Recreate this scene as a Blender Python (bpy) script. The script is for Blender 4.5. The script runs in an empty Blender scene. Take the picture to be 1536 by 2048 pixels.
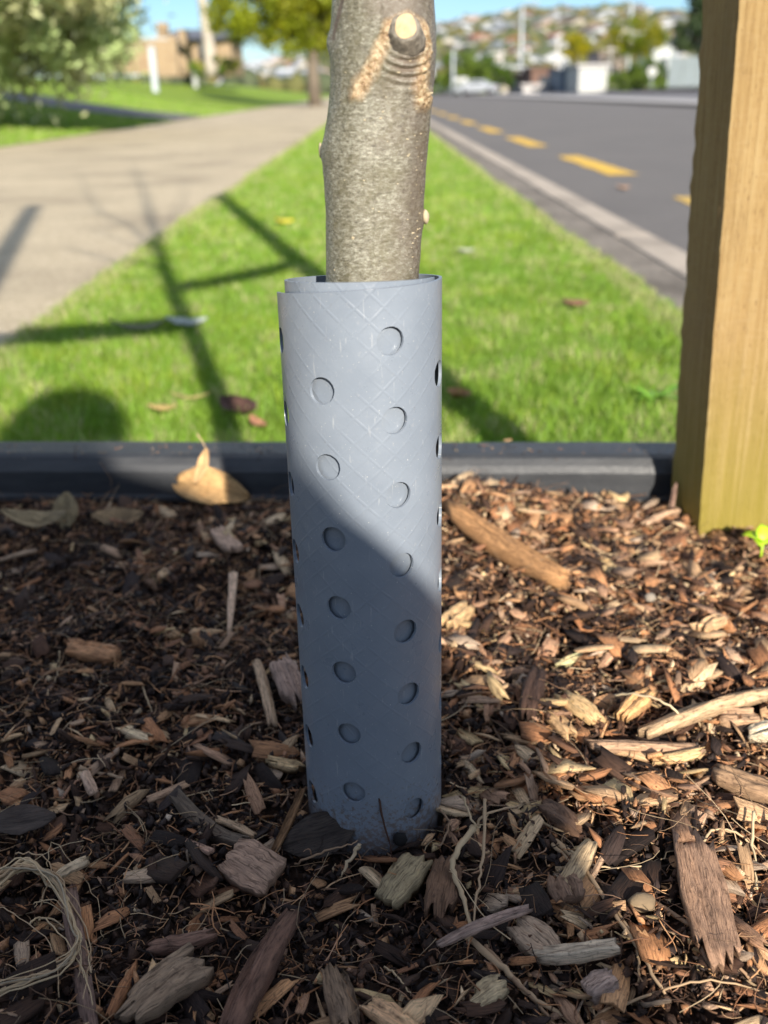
import bpy, bmesh, math, random
import numpy as np
from mathutils import Matrix, Vector
R_ = math.radians
rng = np.random.default_rng(7)
random.seed(7)
scene = bpy.context.scene
col = scene.collection

# ------------------------------------------------------------------ camera
F_PX, PITCH, ROLL, CAM_H = 2030.0, R_(22.53), R_(-1.3), 0.40
cam_d = bpy.data.cameras.new('camera')
cam = bpy.data.objects.new('camera', cam_d); col.objects.link(cam)
CM = Matrix.Translation((0, 0, CAM_H)) @ Matrix.Rotation(R_(90) - PITCH, 4, 'X') @ Matrix.Rotation(ROLL, 4, 'Z')
cam.matrix_world = CM
cam_d.sensor_fit = 'VERTICAL'; cam_d.sensor_height = 24.0
cam_d.lens = F_PX / 2048 * 24.0
cam_d.clip_start = 0.01; cam_d.clip_end = 8000
cam_d.dof.use_dof = True
cam_d.dof.focus_distance = 0.535
cam_d.dof.aperture_fstop = (cam_d.lens / 1000) / 0.0048
scene.camera = cam

# ------------------------------------------------------------------ light
SUN_AZ, SUN_EL = R_(13.2), R_(24.0)          # the sun stands behind the camera, a little to its right
S2S = Vector((math.sin(SUN_AZ) * math.cos(SUN_EL), -math.cos(SUN_AZ) * math.cos(SUN_EL), math.sin(SUN_EL)))
world = bpy.data.worlds.new('World'); scene.world = world; world.use_nodes = True
wn = world.node_tree; wn.nodes.clear()
wo = wn.nodes.new('ShaderNodeOutputWorld'); bg = wn.nodes.new('ShaderNodeBackground')
sk = wn.nodes.new('ShaderNodeTexSky'); sk.sky_type = 'NISHITA'; sk.sun_disc = False
sk.sun_elevation = SUN_EL
sk.sun_rotation = math.atan2(S2S.x, S2S.y)
sk.altitude = 0; sk.air_density = 1.0; sk.dust_density = 0.0; sk.ozone_density = 7.0
bg.inputs['Strength'].default_value = 0.067
# broken white cloud all over the sky (a wisp of it shows above the hill)
tc_ = wn.nodes.new('ShaderNodeTexCoord'); sxyz = wn.nodes.new('ShaderNodeSeparateXYZ'); wn.links.new(tc_.outputs['Generated'], sxyz.inputs[0])
zz_ = wn.nodes.new('ShaderNodeMath'); zz_.operation = 'ADD'; zz_.inputs[1].default_value = .12; wn.links.new(sxyz.outputs[2], zz_.inputs[0])
zm_ = wn.nodes.new('ShaderNodeMath'); zm_.operation = 'MAXIMUM'; zm_.inputs[1].default_value = .08; wn.links.new(zz_.outputs[0], zm_.inputs[0])
dv_ = wn.nodes.new('ShaderNodeVectorMath'); dv_.operation = 'DIVIDE'; cb_ = wn.nodes.new('ShaderNodeCombineXYZ')
for i_ in range(3): wn.links.new(zm_.outputs[0], cb_.inputs[i_])
wn.links.new(tc_.outputs['Generated'], dv_.inputs[0]); wn.links.new(cb_.outputs[0], dv_.inputs[1])
nz_ = wn.nodes.new('ShaderNodeTexNoise'); nz_.inputs['Scale'].default_value = .9; nz_.inputs['Detail'].default_value = 7; nz_.inputs['Roughness'].default_value = .6
wn.links.new(dv_.outputs[0], nz_.inputs['Vector'])
cr_ = wn.nodes.new('ShaderNodeValToRGB'); cr_.color_ramp.elements[0].position = .42; cr_.color_ramp.elements[1].position = .62
wn.links.new(nz_.outputs['Fac'], cr_.inputs[0])
fd_ = wn.nodes.new('ShaderNodeMapRange'); fd_.inputs[1].default_value = .06; fd_.inputs[2].default_value = .30; wn.links.new(sxyz.outputs[2], fd_.inputs[0])
ml_ = wn.nodes.new('ShaderNodeMath'); ml_.operation = 'MULTIPLY'; wn.links.new(cr_.outputs[0], ml_.inputs[0]); wn.links.new(fd_.outputs[0], ml_.inputs[1])
mx_ = wn.nodes.new('ShaderNodeMix'); mx_.data_type = 'RGBA'; mx_.inputs[7].default_value = (8.3, 8.9, 9.7, 1)
wn.links.new(ml_.outputs[0], mx_.inputs[0]); wn.links.new(sk.outputs[0], mx_.inputs[6])
wn.links.new(mx_.outputs[2], bg.inputs[0]); wn.links.new(bg.outputs[0], wo.inputs[0])
sun_d = bpy.data.lights.new('sun', 'SUN'); sun_d.energy = 4.6; sun_d.angle = R_(0.8); sun_d.color = (1, .92, .80)
sun = bpy.data.objects.new('sun', sun_d); col.objects.link(sun)
sun.rotation_euler = S2S.to_track_quat('Z', 'Y').to_euler()
vs = scene.view_settings
vs.view_transform = 'Standard'; vs.look = 'None'; vs.gamma = 1; vs.use_curve_mapping = False
vs.exposure = 1.0
scene.cycles.max_bounces = 6; scene.cycles.diffuse_bounces = 3; scene.cycles.transparent_max_bounces = 8
scene.cycles.sample_clamp_indirect = 4.0

# ------------------------------------------------------------------ placing helpers
def ray(px, py):
    v = Vector(((px - 768) / F_PX, (1024 - py) / F_PX, -1.0))
    return (CM.to_3x3() @ v).normalized()
def at_z(px, py, z=0.0):
    r = ray(px, py); t = (z - CAM_H) / r.z
    return Vector((0, 0, CAM_H)) + r * t
def at_d(px, py, d):
    r = ray(px, py); return Vector((0, 0, CAM_H)) + r * (d / r.y)
GZ = -0.13          # level of the verge and the path
RZ = -0.23          # level of the road

# ------------------------------------------------------------------ object helpers
def tag(o, label=None, cat=None, group=None, kind=None):
    if label: o['label'] = label
    if cat: o['category'] = cat
    if group: o['group'] = group
    if kind: o['kind'] = kind
    return o
def empty(name, loc=(0, 0, 0), rz=0.0):
    o = bpy.data.objects.new(name, None); col.objects.link(o)
    o.location = loc; o.rotation_euler = (0, 0, rz); o.empty_display_size = .05
    return o
def link(name, me, mat=None, parent=None, loc=None, rz=None):
    o = bpy.data.objects.new(name, me); col.objects.link(o)
    if mat is not None:
        me.materials.clear()
        for m in (mat if isinstance(mat, (list, tuple)) else [mat]): me.materials.append(m)
    if parent is not None: o.parent = parent
    if loc is not None: o.location = loc
    if rz is not None: o.rotation_euler = (0, 0, rz)
    return o
def npmesh(name, V, Fc, tint=None, uv=None, smooth=False):
    """V (n,3); Fc (m,k) one face size, or a list of such arrays"""
    me = bpy.data.meshes.new(name)
    Fl = Fc if isinstance(Fc, list) else [Fc]
    V = np.asarray(V, dtype=np.float32)
    loops = np.concatenate([f.reshape(-1) for f in Fl]).astype(np.int32)
    tot = np.concatenate([np.full(len(f), f.shape[1]) for f in Fl]).astype(np.int32)
    st = np.concatenate([[0], np.cumsum(tot)[:-1]]).astype(np.int32)
    me.vertices.add(len(V)); me.vertices.foreach_set('co', V.reshape(-1))
    me.loops.add(len(loops)); me.loops.foreach_set('vertex_index', loops)
    me.polygons.add(len(tot)); me.polygons.foreach_set('loop_start', st); me.polygons.foreach_set('loop_total', tot)
    if smooth: me.polygons.foreach_set('use_smooth', np.ones(len(tot), dtype=bool))
    me.update(calc_edges=True)
    if tint is not None:
        a = me.attributes.new('tint', 'FLOAT_COLOR', 'POINT')
        t4 = np.ones((len(V), 4), dtype=np.float32); t4[:, :3] = tint
        a.data.foreach_set('color', t4.reshape(-1))
    if uv is not None:
        l = me.uv_layers.new(name='UVMap')
        l.data.foreach_set('uv', np.asarray(uv, dtype=np.float32)[loops].reshape(-1))
    return me
class MB:
    def __init__(s): s.bm = bmesh.new()
    def box(s, c, size, rz=0.0, rot=None, bevel=0.0):
        m = Matrix.Translation(c) @ (rot if rot is not None else Matrix.Rotation(rz, 4, 'Z')) @ Matrix.Diagonal((size[0], size[1], size[2], 1))
        g = bmesh.ops.create_cube(s.bm, size=1.0, matrix=m)
        if bevel > 0:
            es = list({e for v in g['verts'] for e in v.link_edges})
            bmesh.ops.bevel(s.bm, geom=es, offset=bevel, segments=2, affect='EDGES', profile=.5)
        return s
    def tube(s, pts, rad, n=8, cap=True):
        pts = [Vector(p) for p in pts]; rings = []
        if not hasattr(rad, '__len__'): rad = [rad] * len(pts)
        up = Vector((0, 0, 1))
        for i, p in enumerate(pts):
            a = pts[max(0, i - 1)]; b = pts[min(len(pts) - 1, i + 1)]
            t = (b - a).normalized()
            x = t.cross(up if abs(t.z) < .95 else Vector((0, 1, 0))).normalized(); y = t.cross(x)
            rings.append([s.bm.verts.new(p + (x * math.cos(k * 2 * math.pi / n) + y * math.sin(k * 2 * math.pi / n)) * rad[i]) for k in range(n)])
        for a, b in zip(rings[:-1], rings[1:]):
            for k in range(n): s.bm.faces.new((a[k], a[(k + 1) % n], b[(k + 1) % n], b[k]))
        if cap:
            s.bm.faces.new(rings[0][::-1]); s.bm.faces.new(rings[-1])
        return s
    def poly(s, pts, faces):
        vv = [s.bm.verts.new(p) for p in pts]
        for f in faces: s.bm.faces.new([vv[i] for i in f])
        return s
    def build(s, name, mat=None, parent=None, smooth=False, loc=None, rz=None):
        me = bpy.data.meshes.new(name)
        bmesh.ops.recalc_face_normals(s.bm, faces=s.bm.faces)
        s.bm.to_mesh(me); s.bm.free()
        if smooth:
            for p in me.polygons: p.use_smooth = True
        return link(name, me, mat, parent, loc, rz)

# value noise in numpy
def _hash(ix, iy, seed):
    h = (ix.astype(np.int64) * 374761393 + iy.astype(np.int64) * 668265263 + seed * 1442695041) & 0xffffffff
    h = ((h ^ (h >> 13)) * 1274126177) & 0xffffffff
    return ((h ^ (h >> 16)) & 0xffff) / 65535.0
def vnoise(x, y, seed=0):
    x = np.asarray(x, float); y = np.asarray(y, float)
    ix = np.floor(x).astype(np.int64); iy = np.floor(y).astype(np.int64)
    fx = x - ix; fy = y - iy; fx = fx * fx * (3 - 2 * fx); fy = fy * fy * (3 - 2 * fy)
    a = _hash(ix, iy, seed); b = _hash(ix + 1, iy, seed); c = _hash(ix, iy + 1, seed); d = _hash(ix + 1, iy + 1, seed)
    return (a * (1 - fx) + b * fx) * (1 - fy) + (c * (1 - fx) + d * fx) * fy
def fbm(x, y, oct=4, seed=0):
    s = 0; a = .5
    for k in range(oct):
        s = s + a * (vnoise(x, y, seed + k) - .5); x = x * 2.03 + 11.3; y = y * 2.03 + 5.1; a *= .5
    return s

# ------------------------------------------------------------------ materials
def N(nt, t, **kw):
    n = nt.nodes.new(t)
    for k, v in kw.items():
        if k in n.inputs.keys(): n.inputs[k].default_value = v
        else: setattr(n, k, v)
    return n
def base_mat(name, rough=.8, spec=.3):
    m = bpy.data.materials.new(name); m.use_nodes = True
    nt = m.node_tree; b = nt.nodes['Principled BSDF']
    b.inputs['Roughness'].default_value = rough; b.inputs['Specular IOR Level'].default_value = spec
    return m, nt, b
def ramp(nt, fac, stops):
    r = nt.nodes.new('ShaderNodeValToRGB'); e = r.color_ramp.elements
    while len(e) > 2: e.remove(e[-1])
    for i, (p, c) in enumerate(stops):
        q = e[i] if i < 2 else e.new(p)
        q.position = p; q.color = (*c, 1)
    nt.links.new(fac, r.inputs[0]); return r.outputs[0]
def mixc(nt, fac, a, b, mode='MIX'):
    n = nt.nodes.new('ShaderNodeMix'); n.data_type = 'RGBA'; n.blend_type = mode
    for s, v in ((n.inputs[0], fac), (n.inputs[6], a), (n.inputs[7], b)):
        if isinstance(v, (int, float)): s.default_value = v
        elif isinstance(v, tuple): s.default_value = (*v, 1)
        else: nt.links.new(v, s)
    return n.outputs[2]
def bump(nt, b, h, dist, strength=1.0):
    n = nt.nodes.new('ShaderNodeBump'); n.inputs['Distance'].default_value = dist; n.inputs['Strength'].default_value = strength
    nt.links.new(h, n.inputs['Height']); nt.links.new(n.outputs[0], b.inputs['Normal']); return n
def mapping(nt, src, scale, rot=(0, 0, 0)):
    mp = nt.nodes.new('ShaderNodeMapping'); mp.inputs['Scale'].default_value = scale; mp.inputs['Rotation'].default_value = rot
    nt.links.new(src, mp.inputs[0]); return mp.outputs[0]
def noise(nt, vec, scale, detail=4, rough=.55, dist=0):
    n = nt.nodes.new('ShaderNodeTexNoise'); n.inputs['Scale'].default_value = scale
    n.inputs['Detail'].default_value = detail; n.inputs['Roughness'].default_value = rough; n.inputs['Distortion'].default_value = dist
    nt.links.new(vec, n.inputs['Vector']); return n.outputs['Fac']
def coord(nt, k='Object'):
    return nt.nodes.new('ShaderNodeTexCoord').outputs[k]

def flat(name, c, rough=.75, spec=.3, var=.12, scale=3.0, bmp=0):
    """plain surface with a little mottling"""
    m, nt, b = base_mat(name, rough, spec)
    n = noise(nt, coord(nt), scale, 5)
    lo = tuple(max(0, x * (1 - var * 1.6)) for x in c); hi = tuple(min(1, x * (1 + var * 1.6)) for x in c)
    nt.links.new(ramp(nt, n, [(.3, lo), (.7, hi)]), b.inputs['Base Color'])
    if bmp: bump(nt, b, n, bmp)
    return m

def chip_material(name, rand=False):
    m, nt, b = base_mat(name, .75, .3)
    at = nt.nodes.new('ShaderNodeAttribute'); at.attribute_name = 'tint'
    uv = coord(nt, 'UV')
    g = noise(nt, mapping(nt, uv, (90, 900, 1)), 1.0, 5, .65)
    g2 = noise(nt, mapping(nt, uv, (300, 300, 1)), 1.0, 4, .6)
    c = mixc(nt, 1.0, at.outputs['Color'], ramp(nt, g, [(.34, (.34, .30, .27)), (.47, (.95, .92, .9)), (.66, (1.45, 1.4, 1.32))]), 'MULTIPLY')
    c = mixc(nt, ramp(nt, g2, [(.56, (0, 0, 0)), (.74, (.8, .8, .8))]), c, (.06, .034, .022))
    if rand:
        oi = nt.nodes.new('ShaderNodeObjectInfo')
        c = mixc(nt, 1.0, c, ramp(nt, oi.outputs['Random'], [(0, (.72, .7, .68)), (1, (1.25, 1.2, 1.15))]), 'MULTIPLY')
    nt.links.new(c, b.inputs['Base Color'])
    bump(nt, b, g, .0013)
    return m
M_chip = chip_material('wood_chip_grain')
M_chip_r = chip_material('wood_chip_grain_varied', True)

def crumb_material():
    m, nt, b = base_mat('mulch_crumb', .7, .35)
    at = nt.nodes.new('ShaderNodeAttribute'); at.attribute_name = 'tint'
    g = noise(nt, coord(nt), 700, 4, .7)
    c = mixc(nt, 1.0, at.outputs['Color'], ramp(nt, g, [(.3, (.5, .5, .5)), (.7, (1.4, 1.4, 1.4))]), 'MULTIPLY')
    nt.links.new(c, b.inputs['Base Color']); bump(nt, b, g, .0008); return m
M_crumb = crumb_material()

def soil_material():
    m, nt, b = base_mat('dark_mulch_soil', .85, .3)
    o = coord(nt)
    g = noise(nt, o, 160, 8, .7); g2 = noise(nt, o, 25, 4, .6)
    c = ramp(nt, g, [(.3, (.012, .007, .005)), (.55, (.050, .027, .017)), (.75, (.15, .083, .048))])
    c = mixc(nt, ramp(nt, g2, [(.4, (0, 0, 0)), (.7, (.5, .5, .5))]), c, (.09, .048, .028))
    nt.links.new(c, b.inputs['Base Color']); bump(nt, b, g, .004); return m
M_soil = soil_material()

def leafy(name, a, c2, rough=.55, transl=.35, rand_scale=1.0):
    m, nt, b = base_mat(name, rough, .35)
    at = nt.nodes.new('ShaderNodeAttribute'); at.attribute_name = 'tint'
    n = noise(nt, coord(nt), rand_scale, 3)
    c = mixc(nt, n, a, c2); c = mixc(nt, 1.0, c, at.outputs['Color'], 'MULTIPLY')
    nt.links.new(c, b.inputs['Base Color'])
    tr = nt.nodes.new('ShaderNodeBsdfTranslucent'); nt.links.new(c, tr.inputs[0])
    mx = nt.nodes.new('ShaderNodeMixShader'); mx.inputs[0].default_value = transl
    nt.links.new(b.outputs[0], mx.inputs[1]); nt.links.new(tr.outputs[0], mx.inputs[2])
    nt.links.new(mx.outputs[0], nt.nodes['Material Output'].inputs[0]); return m
M_grass = leafy('grass_blade', (.155, .31, .030), (.26, .39, .050), .5, .35, 9)
M_leaf_var = leafy('variegated_leaf', (.38, .42, .22), (.56, .58, .38), .45, .3, 2)
M_leaf_yel = leafy('yellowing_leaf', (.20, .23, .015), (.30, .30, .02), .5, .4, .6)
M_leaf_grn = leafy('green_leaf', (.08, .13, .02), (.13, .19, .03), .5, .3, .6)
M_leaf_drk = leafy('dark_leaf', (.025, .045, .02), (.045, .07, .03), .5, .2, .6)
M_hilltree = leafy('hill_tree_leaf', (.085, .10, .05), (.14, .14, .07), .8, .1, .02)

def turf_material():
    m, nt, b = base_mat('turf', .9, .2)
    o = coord(nt)
    g = noise(nt, o, 60, 6, .7); g2 = noise(nt, o, 4, 5, .6); g3 = noise(nt, o, .5, 3)
    c = ramp(nt, g, [(.3, (.11, .15, .02)), (.55, (.22, .33, .03)), (.78, (.36, .44, .08))])
    c = mixc(nt, ramp(nt, g2, [(.5, (0, 0, 0)), (.75, (.55, .55, .55))]), c, (.26, .27, .07))
    c = mixc(nt, ramp(nt, g3, [(.4, (0, 0, 0)), (.7, (.3, .3, .3))]), c, (.14, .27, .02))
    nt.links.new(c, b.inputs['Base Color']); bump(nt, b, g, .02); return m
M_turf = turf_material()

def speckle(name, cols, s1, s2, bmp, stain=None, rough=.9):
    m, nt, b = base_mat(name, rough, .25)
    o = coord(nt)
    g = noise(nt, o, s1, 6, .75)
    c = ramp(nt, g, cols)
    g2 = noise(nt, o, s2, 5, .6)
    if stain: c = mixc(nt, ramp(nt, g2, [(.44, (0, 0, 0)), (.66, (.75, .75, .75))]), c, stain)
    nt.links.new(c, b.inputs['Base Color']); bump(nt, b, g, bmp); return m
M_path = speckle('footpath_concrete', [(.34, (.26, .21, .14)), (.5, (.50, .415, .285)), (.66, (.66, .57, .43))], 70, 1.1, .004, (.30, .245, .175))
M_asph = speckle('asphalt', [(.3, (.11, .10, .096)), (.5, (.155, .143, .135)), (.72, (.23, .21, .20))], 110, .9, .004, (.135, .125, .12))
M_asph_old = speckle('old_asphalt', [(.3, (.12, .115, .12)), (.5, (.16, .155, .16)), (.72, (.22, .21, .215))], 60, .7, .004, (.11, .10, .11))
M_kerb = speckle('kerb_concrete', [(.3, (.34, .285, .225)), (.5, (.46, .39, .32)), (.7, (.55, .48, .41))], 120, 3, .003, (.24, .205, .17))
M_kerbback = speckle('dirty_concrete', [(.3, (.13, .112, .092)), (.5, (.22, .19, .16)), (.7, (.36, .32, .27))], 60, 5, .004, (.10, .085, .07))
M_yellow = speckle('worn_yellow_paint', [(.3, (.55, .33, .045)), (.5, (.72, .44, .06)), (.75, (.80, .52, .10))], 80, 4, .001, (.42, .30, .11))
M_pale = speckle('pale_concrete', [(.3, (.36, .34, .33)), (.5, (.46, .44, .43)), (.7, (.55, .53, .52))], 20, .6, .002, (.40, .38, .37))

def pvc_material():
    m, nt, b = base_mat('grey_pvc_sheet', .42, .65)
    uv = coord(nt, 'UV')
    n = noise(nt, uv, 26, 4, .6)
    c = ramp(nt, n, [(.3, (.172, .200, .242)), (.7, (.207, .237, .281))])
    # faint dirt and dust flecks
    d = noise(nt, uv, 900, 2, .5)
    c = mixc(nt, ramp(nt, d, [(.70, (0, 0, 0)), (.76, (.8, .8, .8))]), c, (.55, .55, .52))
    d2 = noise(nt, uv, 260, 3, .6)
    c = mixc(nt, ramp(nt, d2, [(.62, (0, 0, 0)), (.8, (.3, .3, .3))]), c, (.36, .36, .36))
    # soil splashed up from the bed
    sy = nt.nodes.new('ShaderNodeSeparateXYZ'); nt.links.new(uv, sy.inputs[0])
    mr = nt.nodes.new('ShaderNodeMapRange'); mr.inputs[1].default_value = .0; mr.inputs[2].default_value = .055; mr.inputs[3].default_value = .26; mr.inputs[4].default_value = 0
    nt.links.new(sy.outputs[1], mr.inputs[0])
    ad = nt.nodes.new('ShaderNodeMath'); ad.operation = 'ADD'; nt.links.new(noise(nt, uv, 330, 5, .7), ad.inputs[0]); nt.links.new(mr.outputs[0], ad.inputs[1])
    c = mixc(nt, ramp(nt, ad.outputs[0], [(.66, (0, 0, 0)), (.78, (.75, .75, .75))]), c, (.13, .085, .055))
    sc = noise(nt, mapping(nt, uv, (1, .12, 1), (0, 0, .5)), 520, 3, .5)
    c = mixc(nt, ramp(nt, sc, [(.66, (0, 0, 0)), (.72, (.35, .35, .35))]), c, (.42, .43, .44))
    nt.links.new(c, b.inputs['Base Color'])
    # embossed diamond lines
    def lines(rot):
        w = nt.nodes.new('ShaderNodeTexWave'); w.wave_type = 'BANDS'; w.bands_direction = 'X'
        w.inputs['Scale'].default_value = 33; w.inputs['Distortion'].default_value = .25; w.inputs['Detail'].default_value = 1
        w.inputs['Detail Scale'].default_value = .4
        nt.links.new(mapping(nt, uv, (1, 1, 1), (0, 0, rot)), w.inputs[0])
        return ramp(nt, w.outputs['Fac'], [(.93, (0, 0, 0)), (.995, (1, 1, 1))])
    a = lines(R_(48)); e = lines(R_(-44))
    mx = mixc(nt, 1.0, a, e, 'LIGHTEN')
    msk = noise(nt, uv, 30, 2, .5)
    mx = mixc(nt, 1.0, mx, ramp(nt, msk, [(.35, (.15, .15, .15)), (.6, (1, 1, 1))]), 'MULTIPLY')
    n1 = bump(nt, b, mx, .00014, .6)
    fine = nt.nodes.new('ShaderNodeBump'); fine.inputs['Distance'].default_value = .0002; fine.inputs['Strength'].default_value = .35
    nt.links.new(noise(nt, uv, 400, 4, .6), fine.inputs['Height']); nt.links.new(fine.outputs[0], n1.inputs['Normal'])
    r = ramp(nt, noise(nt, uv, 60, 4), [(.3, (.25, .25, .25)), (.7, (.42, .42, .42))]); nt.links.new(r, b.inputs['Roughness'])
    return m
M_pvc = pvc_material()

def bark_material():
    m, nt, b = base_mat('smooth_mottled_bark', .27, .8)
    o = coord(nt)
    at = nt.nodes.new('ShaderNodeAttribute'); at.attribute_name = 'tint'
    g = noise(nt, mapping(nt, o, (1, 1, 2.0)), 380, 10, .80, .1)
    g2 = noise(nt, mapping(nt, o, (1, 1, 1.3)), 90, 7, .72, .8)
    g3 = noise(nt, mapping(nt, o, (1, 1, 7)), 110, 6, .75, 1.4)
    c = ramp(nt, g, [(.34, (.045, .038, .024)), (.45, (.135, .12, .080)), (.54, (.23, .218, .160)), (.67, (.46, .44, .355))])
    c = mixc(nt, ramp(nt, g2, [(.47, (0, 0, 0)), (.66, (.75, .75, .75))]), c, (.11, .095, .045))
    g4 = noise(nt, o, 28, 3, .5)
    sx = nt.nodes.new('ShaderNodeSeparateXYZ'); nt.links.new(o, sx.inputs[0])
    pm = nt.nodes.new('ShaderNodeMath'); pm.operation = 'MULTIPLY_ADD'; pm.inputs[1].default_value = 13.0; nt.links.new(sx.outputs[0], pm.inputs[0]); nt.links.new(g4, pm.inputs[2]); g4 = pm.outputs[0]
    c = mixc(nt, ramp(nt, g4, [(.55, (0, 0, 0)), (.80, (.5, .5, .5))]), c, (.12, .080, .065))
    c = mixc(nt, ramp(nt, g3, [(.56, (0, 0, 0)), (.75, (.45, .45, .45))]), c, (.38, .37, .32))
    # tint.r = how much of the corky tan ridge
    sp = nt.nodes.new('ShaderNodeSeparateColor'); nt.links.new(at.outputs['Color'], sp.inputs[0])
    cork = ramp(nt, noise(nt, o, 330, 6, .8), [(.33, (.07, .035, .018)), (.46, (.34, .22, .11)), (.62, (.54, .44, .28))])
    c = mixc(nt, sp.outputs[0], c, cork)
    c = mixc(nt, sp.outputs[1], c, (.10, .058, .035))
    nt.links.new(c, b.inputs['Base Color'])
    h = nt.nodes.new('ShaderNodeMath'); h.operation = 'ADD'; nt.links.new(g, h.inputs[0]); nt.links.new(g3, h.inputs[1])
    bump(nt, b, h.outputs[0], .0004); return m
M_bark = bark_material()
M_bark_far = flat('street_tree_bark', (.16, .13, .10), .9, .2, .3, 8, .01)

def post_material():
    m, nt, b = base_mat('rough_sawn_pine', .85, .25)
    o = coord(nt)
    g = noise(nt, mapping(nt, o, (1, 1, .03)), 190, 8, .72, .35)
    f = noise(nt, mapping(nt, o, (1, 1, .16)), 620, 5, .7)
    c = ramp(nt, g, [(.32, (.24, .148, .056)), (.5, (.32, .212, .088)), (.64, (.37, .262, .120))])
    c = mixc(nt, ramp(nt, f, [(.34, (.85, .85, .85)), (.42, (0, 0, 0))]), c, (.15, .085, .035))
    sm = noise(nt, mapping(nt, o, (.2, .2, 1)), 260, 3, .5)
    c = mixc(nt, ramp(nt, sm, [(.5, (0, 0, 0)), (.7, (.10, .10, .10))]), c, (.47, .37, .22))
    bl = noise(nt, mapping(nt, o, (1, 1, .3)), 22, 4, .6)
    c = mixc(nt, ramp(nt, bl, [(.52, (0, 0, 0)), (.7, (.4, .4, .4))]), c, (.22, .15, .07))
    # green timber-treatment tide near the soil
    sp = nt.nodes.new('ShaderNodeSeparateXYZ'); nt.links.new(o, sp.inputs[0])
    ad = nt.nodes.new('ShaderNodeMath'); ad.operation = 'MULTIPLY_ADD'; ad.inputs[1].default_value = .22; nt.links.new(g, ad.inputs[0]); nt.links.new(sp.outputs[2], ad.inputs[2])
    mr = nt.nodes.new('ShaderNodeMapRange'); mr.inputs[1].default_value = .11; mr.inputs[2].default_value = .30; mr.inputs[3].default_value = .85; mr.inputs[4].default_value = 0
    nt.links.new(ad.outputs[0], mr.inputs[0])
    c = mixc(nt, mr.outputs[0], c, mixc(nt, g, (.20, .16, .022), (.28, .235, .042)))
    nt.links.new(c, b.inputs['Base Color'])
    h = nt.nodes.new('ShaderNodeMath'); h.operation = 'MULTIPLY_ADD'; h.inputs[1].default_value = .6; nt.links.new(f, h.inputs[0]); nt.links.new(g, h.inputs[2])
    bump(nt, b, h.outputs[0], .0022); return m
M_post = post_material()

def edging_material():
    m, nt, b = base_mat('black_recycled_plastic', .5, .5)
    o = coord(nt)
    n = noise(nt, o, 420, 4, .6); n2 = noise(nt, mapping(nt, o, (1, 6, 6)), 14, 4)
    c = ramp(nt, n2, [(.35, (.020, .022, .026)), (.7, (.038, .040, .044))])
    c = mixc(nt, ramp(nt, noise(nt, o, 900, 2), [(.66, (0, 0, 0)), (.75, (.5, .5, .5))]), c, (.22, .2, .17))
    nt.links.new(c, b.inputs['Base Color'])
    nt.links.new(ramp(nt, n, [(.3, (.38, .38, .38)), (.7, (.6, .6, .6))]), b.inputs['Roughness'])
    bump(nt, b, n, .0005); return m
M_edge = edging_material()

# ================================================================== THE GROUND AND THE ROAD
def sheet(name, x0, x1, y0, y1, z, mat, n=(2, 2), zf=None):
    xs = np.linspace(x0, x1, n[0]); ys = np.linspace(y0, y1, n[1])
    X, Y = np.meshgrid(xs, ys); Z = np.full_like(X, z) if zf is None else zf(X, Y)
    V = np.stack([X, Y, Z], -1).reshape(-1, 3)
    i = np.arange(n[0] * n[1]).reshape(n[1], n[0])
    Fc = np.stack([i[:-1, :-1], i[:-1, 1:], i[1:, 1:], i[1:, :-1]], -1).reshape(-1, 4)
    return tag(link(name, npmesh(name, V, Fc, smooth=zf is not None), mat), kind='structure')

VX0, VX1 = -0.86, 0.72       # verge
PX0 = -4.6                    # far side of the path
def edge_wob(y, seed):        # ragged turf edge
    return .05 * fbm(y * 1.6, y * 0 + seed, 4, seed)
sheet('ground', -3000, 3000, -400, 6000, -0.45, flat('far_ground', (.10, .12, .05), .95, .2, .3, .02))
def strip_obj(name, xl, xr, y0, y1, z, mat, ny=400, power=2.2):
    t = np.linspace(0, 1, ny) ** power; ys = y0 + (y1 - y0) * t
    V = np.concatenate([np.stack([xl(ys), ys, np.full(ny, z)], 1), np.stack([xr(ys), ys, np.full(ny, z)], 1)])
    i = np.arange(ny - 1); Fc = np.stack([i, i + ny, i + ny + 1, i + 1], 1)
    return tag(link(name, npmesh(name, V, Fc), mat), kind='structure')
K = lambda v: (lambda y: np.full_like(y, v))
strip_obj('verge', lambda y: VX0 + edge_wob(y, 3), lambda y: VX1 + edge_wob(y, 9), -6, 240, GZ, M_turf)
strip_obj('footpath', K(PX0), lambda y: VX0 + .12 + 0 * y, -6, 240, GZ - .008, M_path)
strip_obj('kerb_back', lambda y: VX1 - .12 + 0 * y, K(0.915), -6, 240, GZ - .008, M_kerbback)
# kerb: a real step down to the road
kb = MB()
for k in range(44):
    y0 = -6 + k * 5.0 if k else -6
    kb.box((.985, y0 + 2.5, GZ - .068), (.14, 4.992, .14), bevel=.012)
tag(kb.build('kerb', M_kerb), kind='structure')
sheet('road', 1.055, 11.0, -30, 260, RZ, M_asph)
sheet('median_strip', 9.4, 11.7, -30, 260, RZ + .09, M_pale)
sheet('far_carriageway', 11.7, 27, -30, 260, RZ + .05, M_asph_old, (2, 2))
sheet('cross_road', -20, 60, 150, 260, RZ + .094, M_asph_old)
sheet('far_footpath', 27, 31, -30, 260, RZ + .30, M_pale)
sheet('far_bank', 31, 120, -30, 260, 0, M_turf, (30, 30), lambda X, Y: RZ + .38 + (X - 31) * .05)
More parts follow.
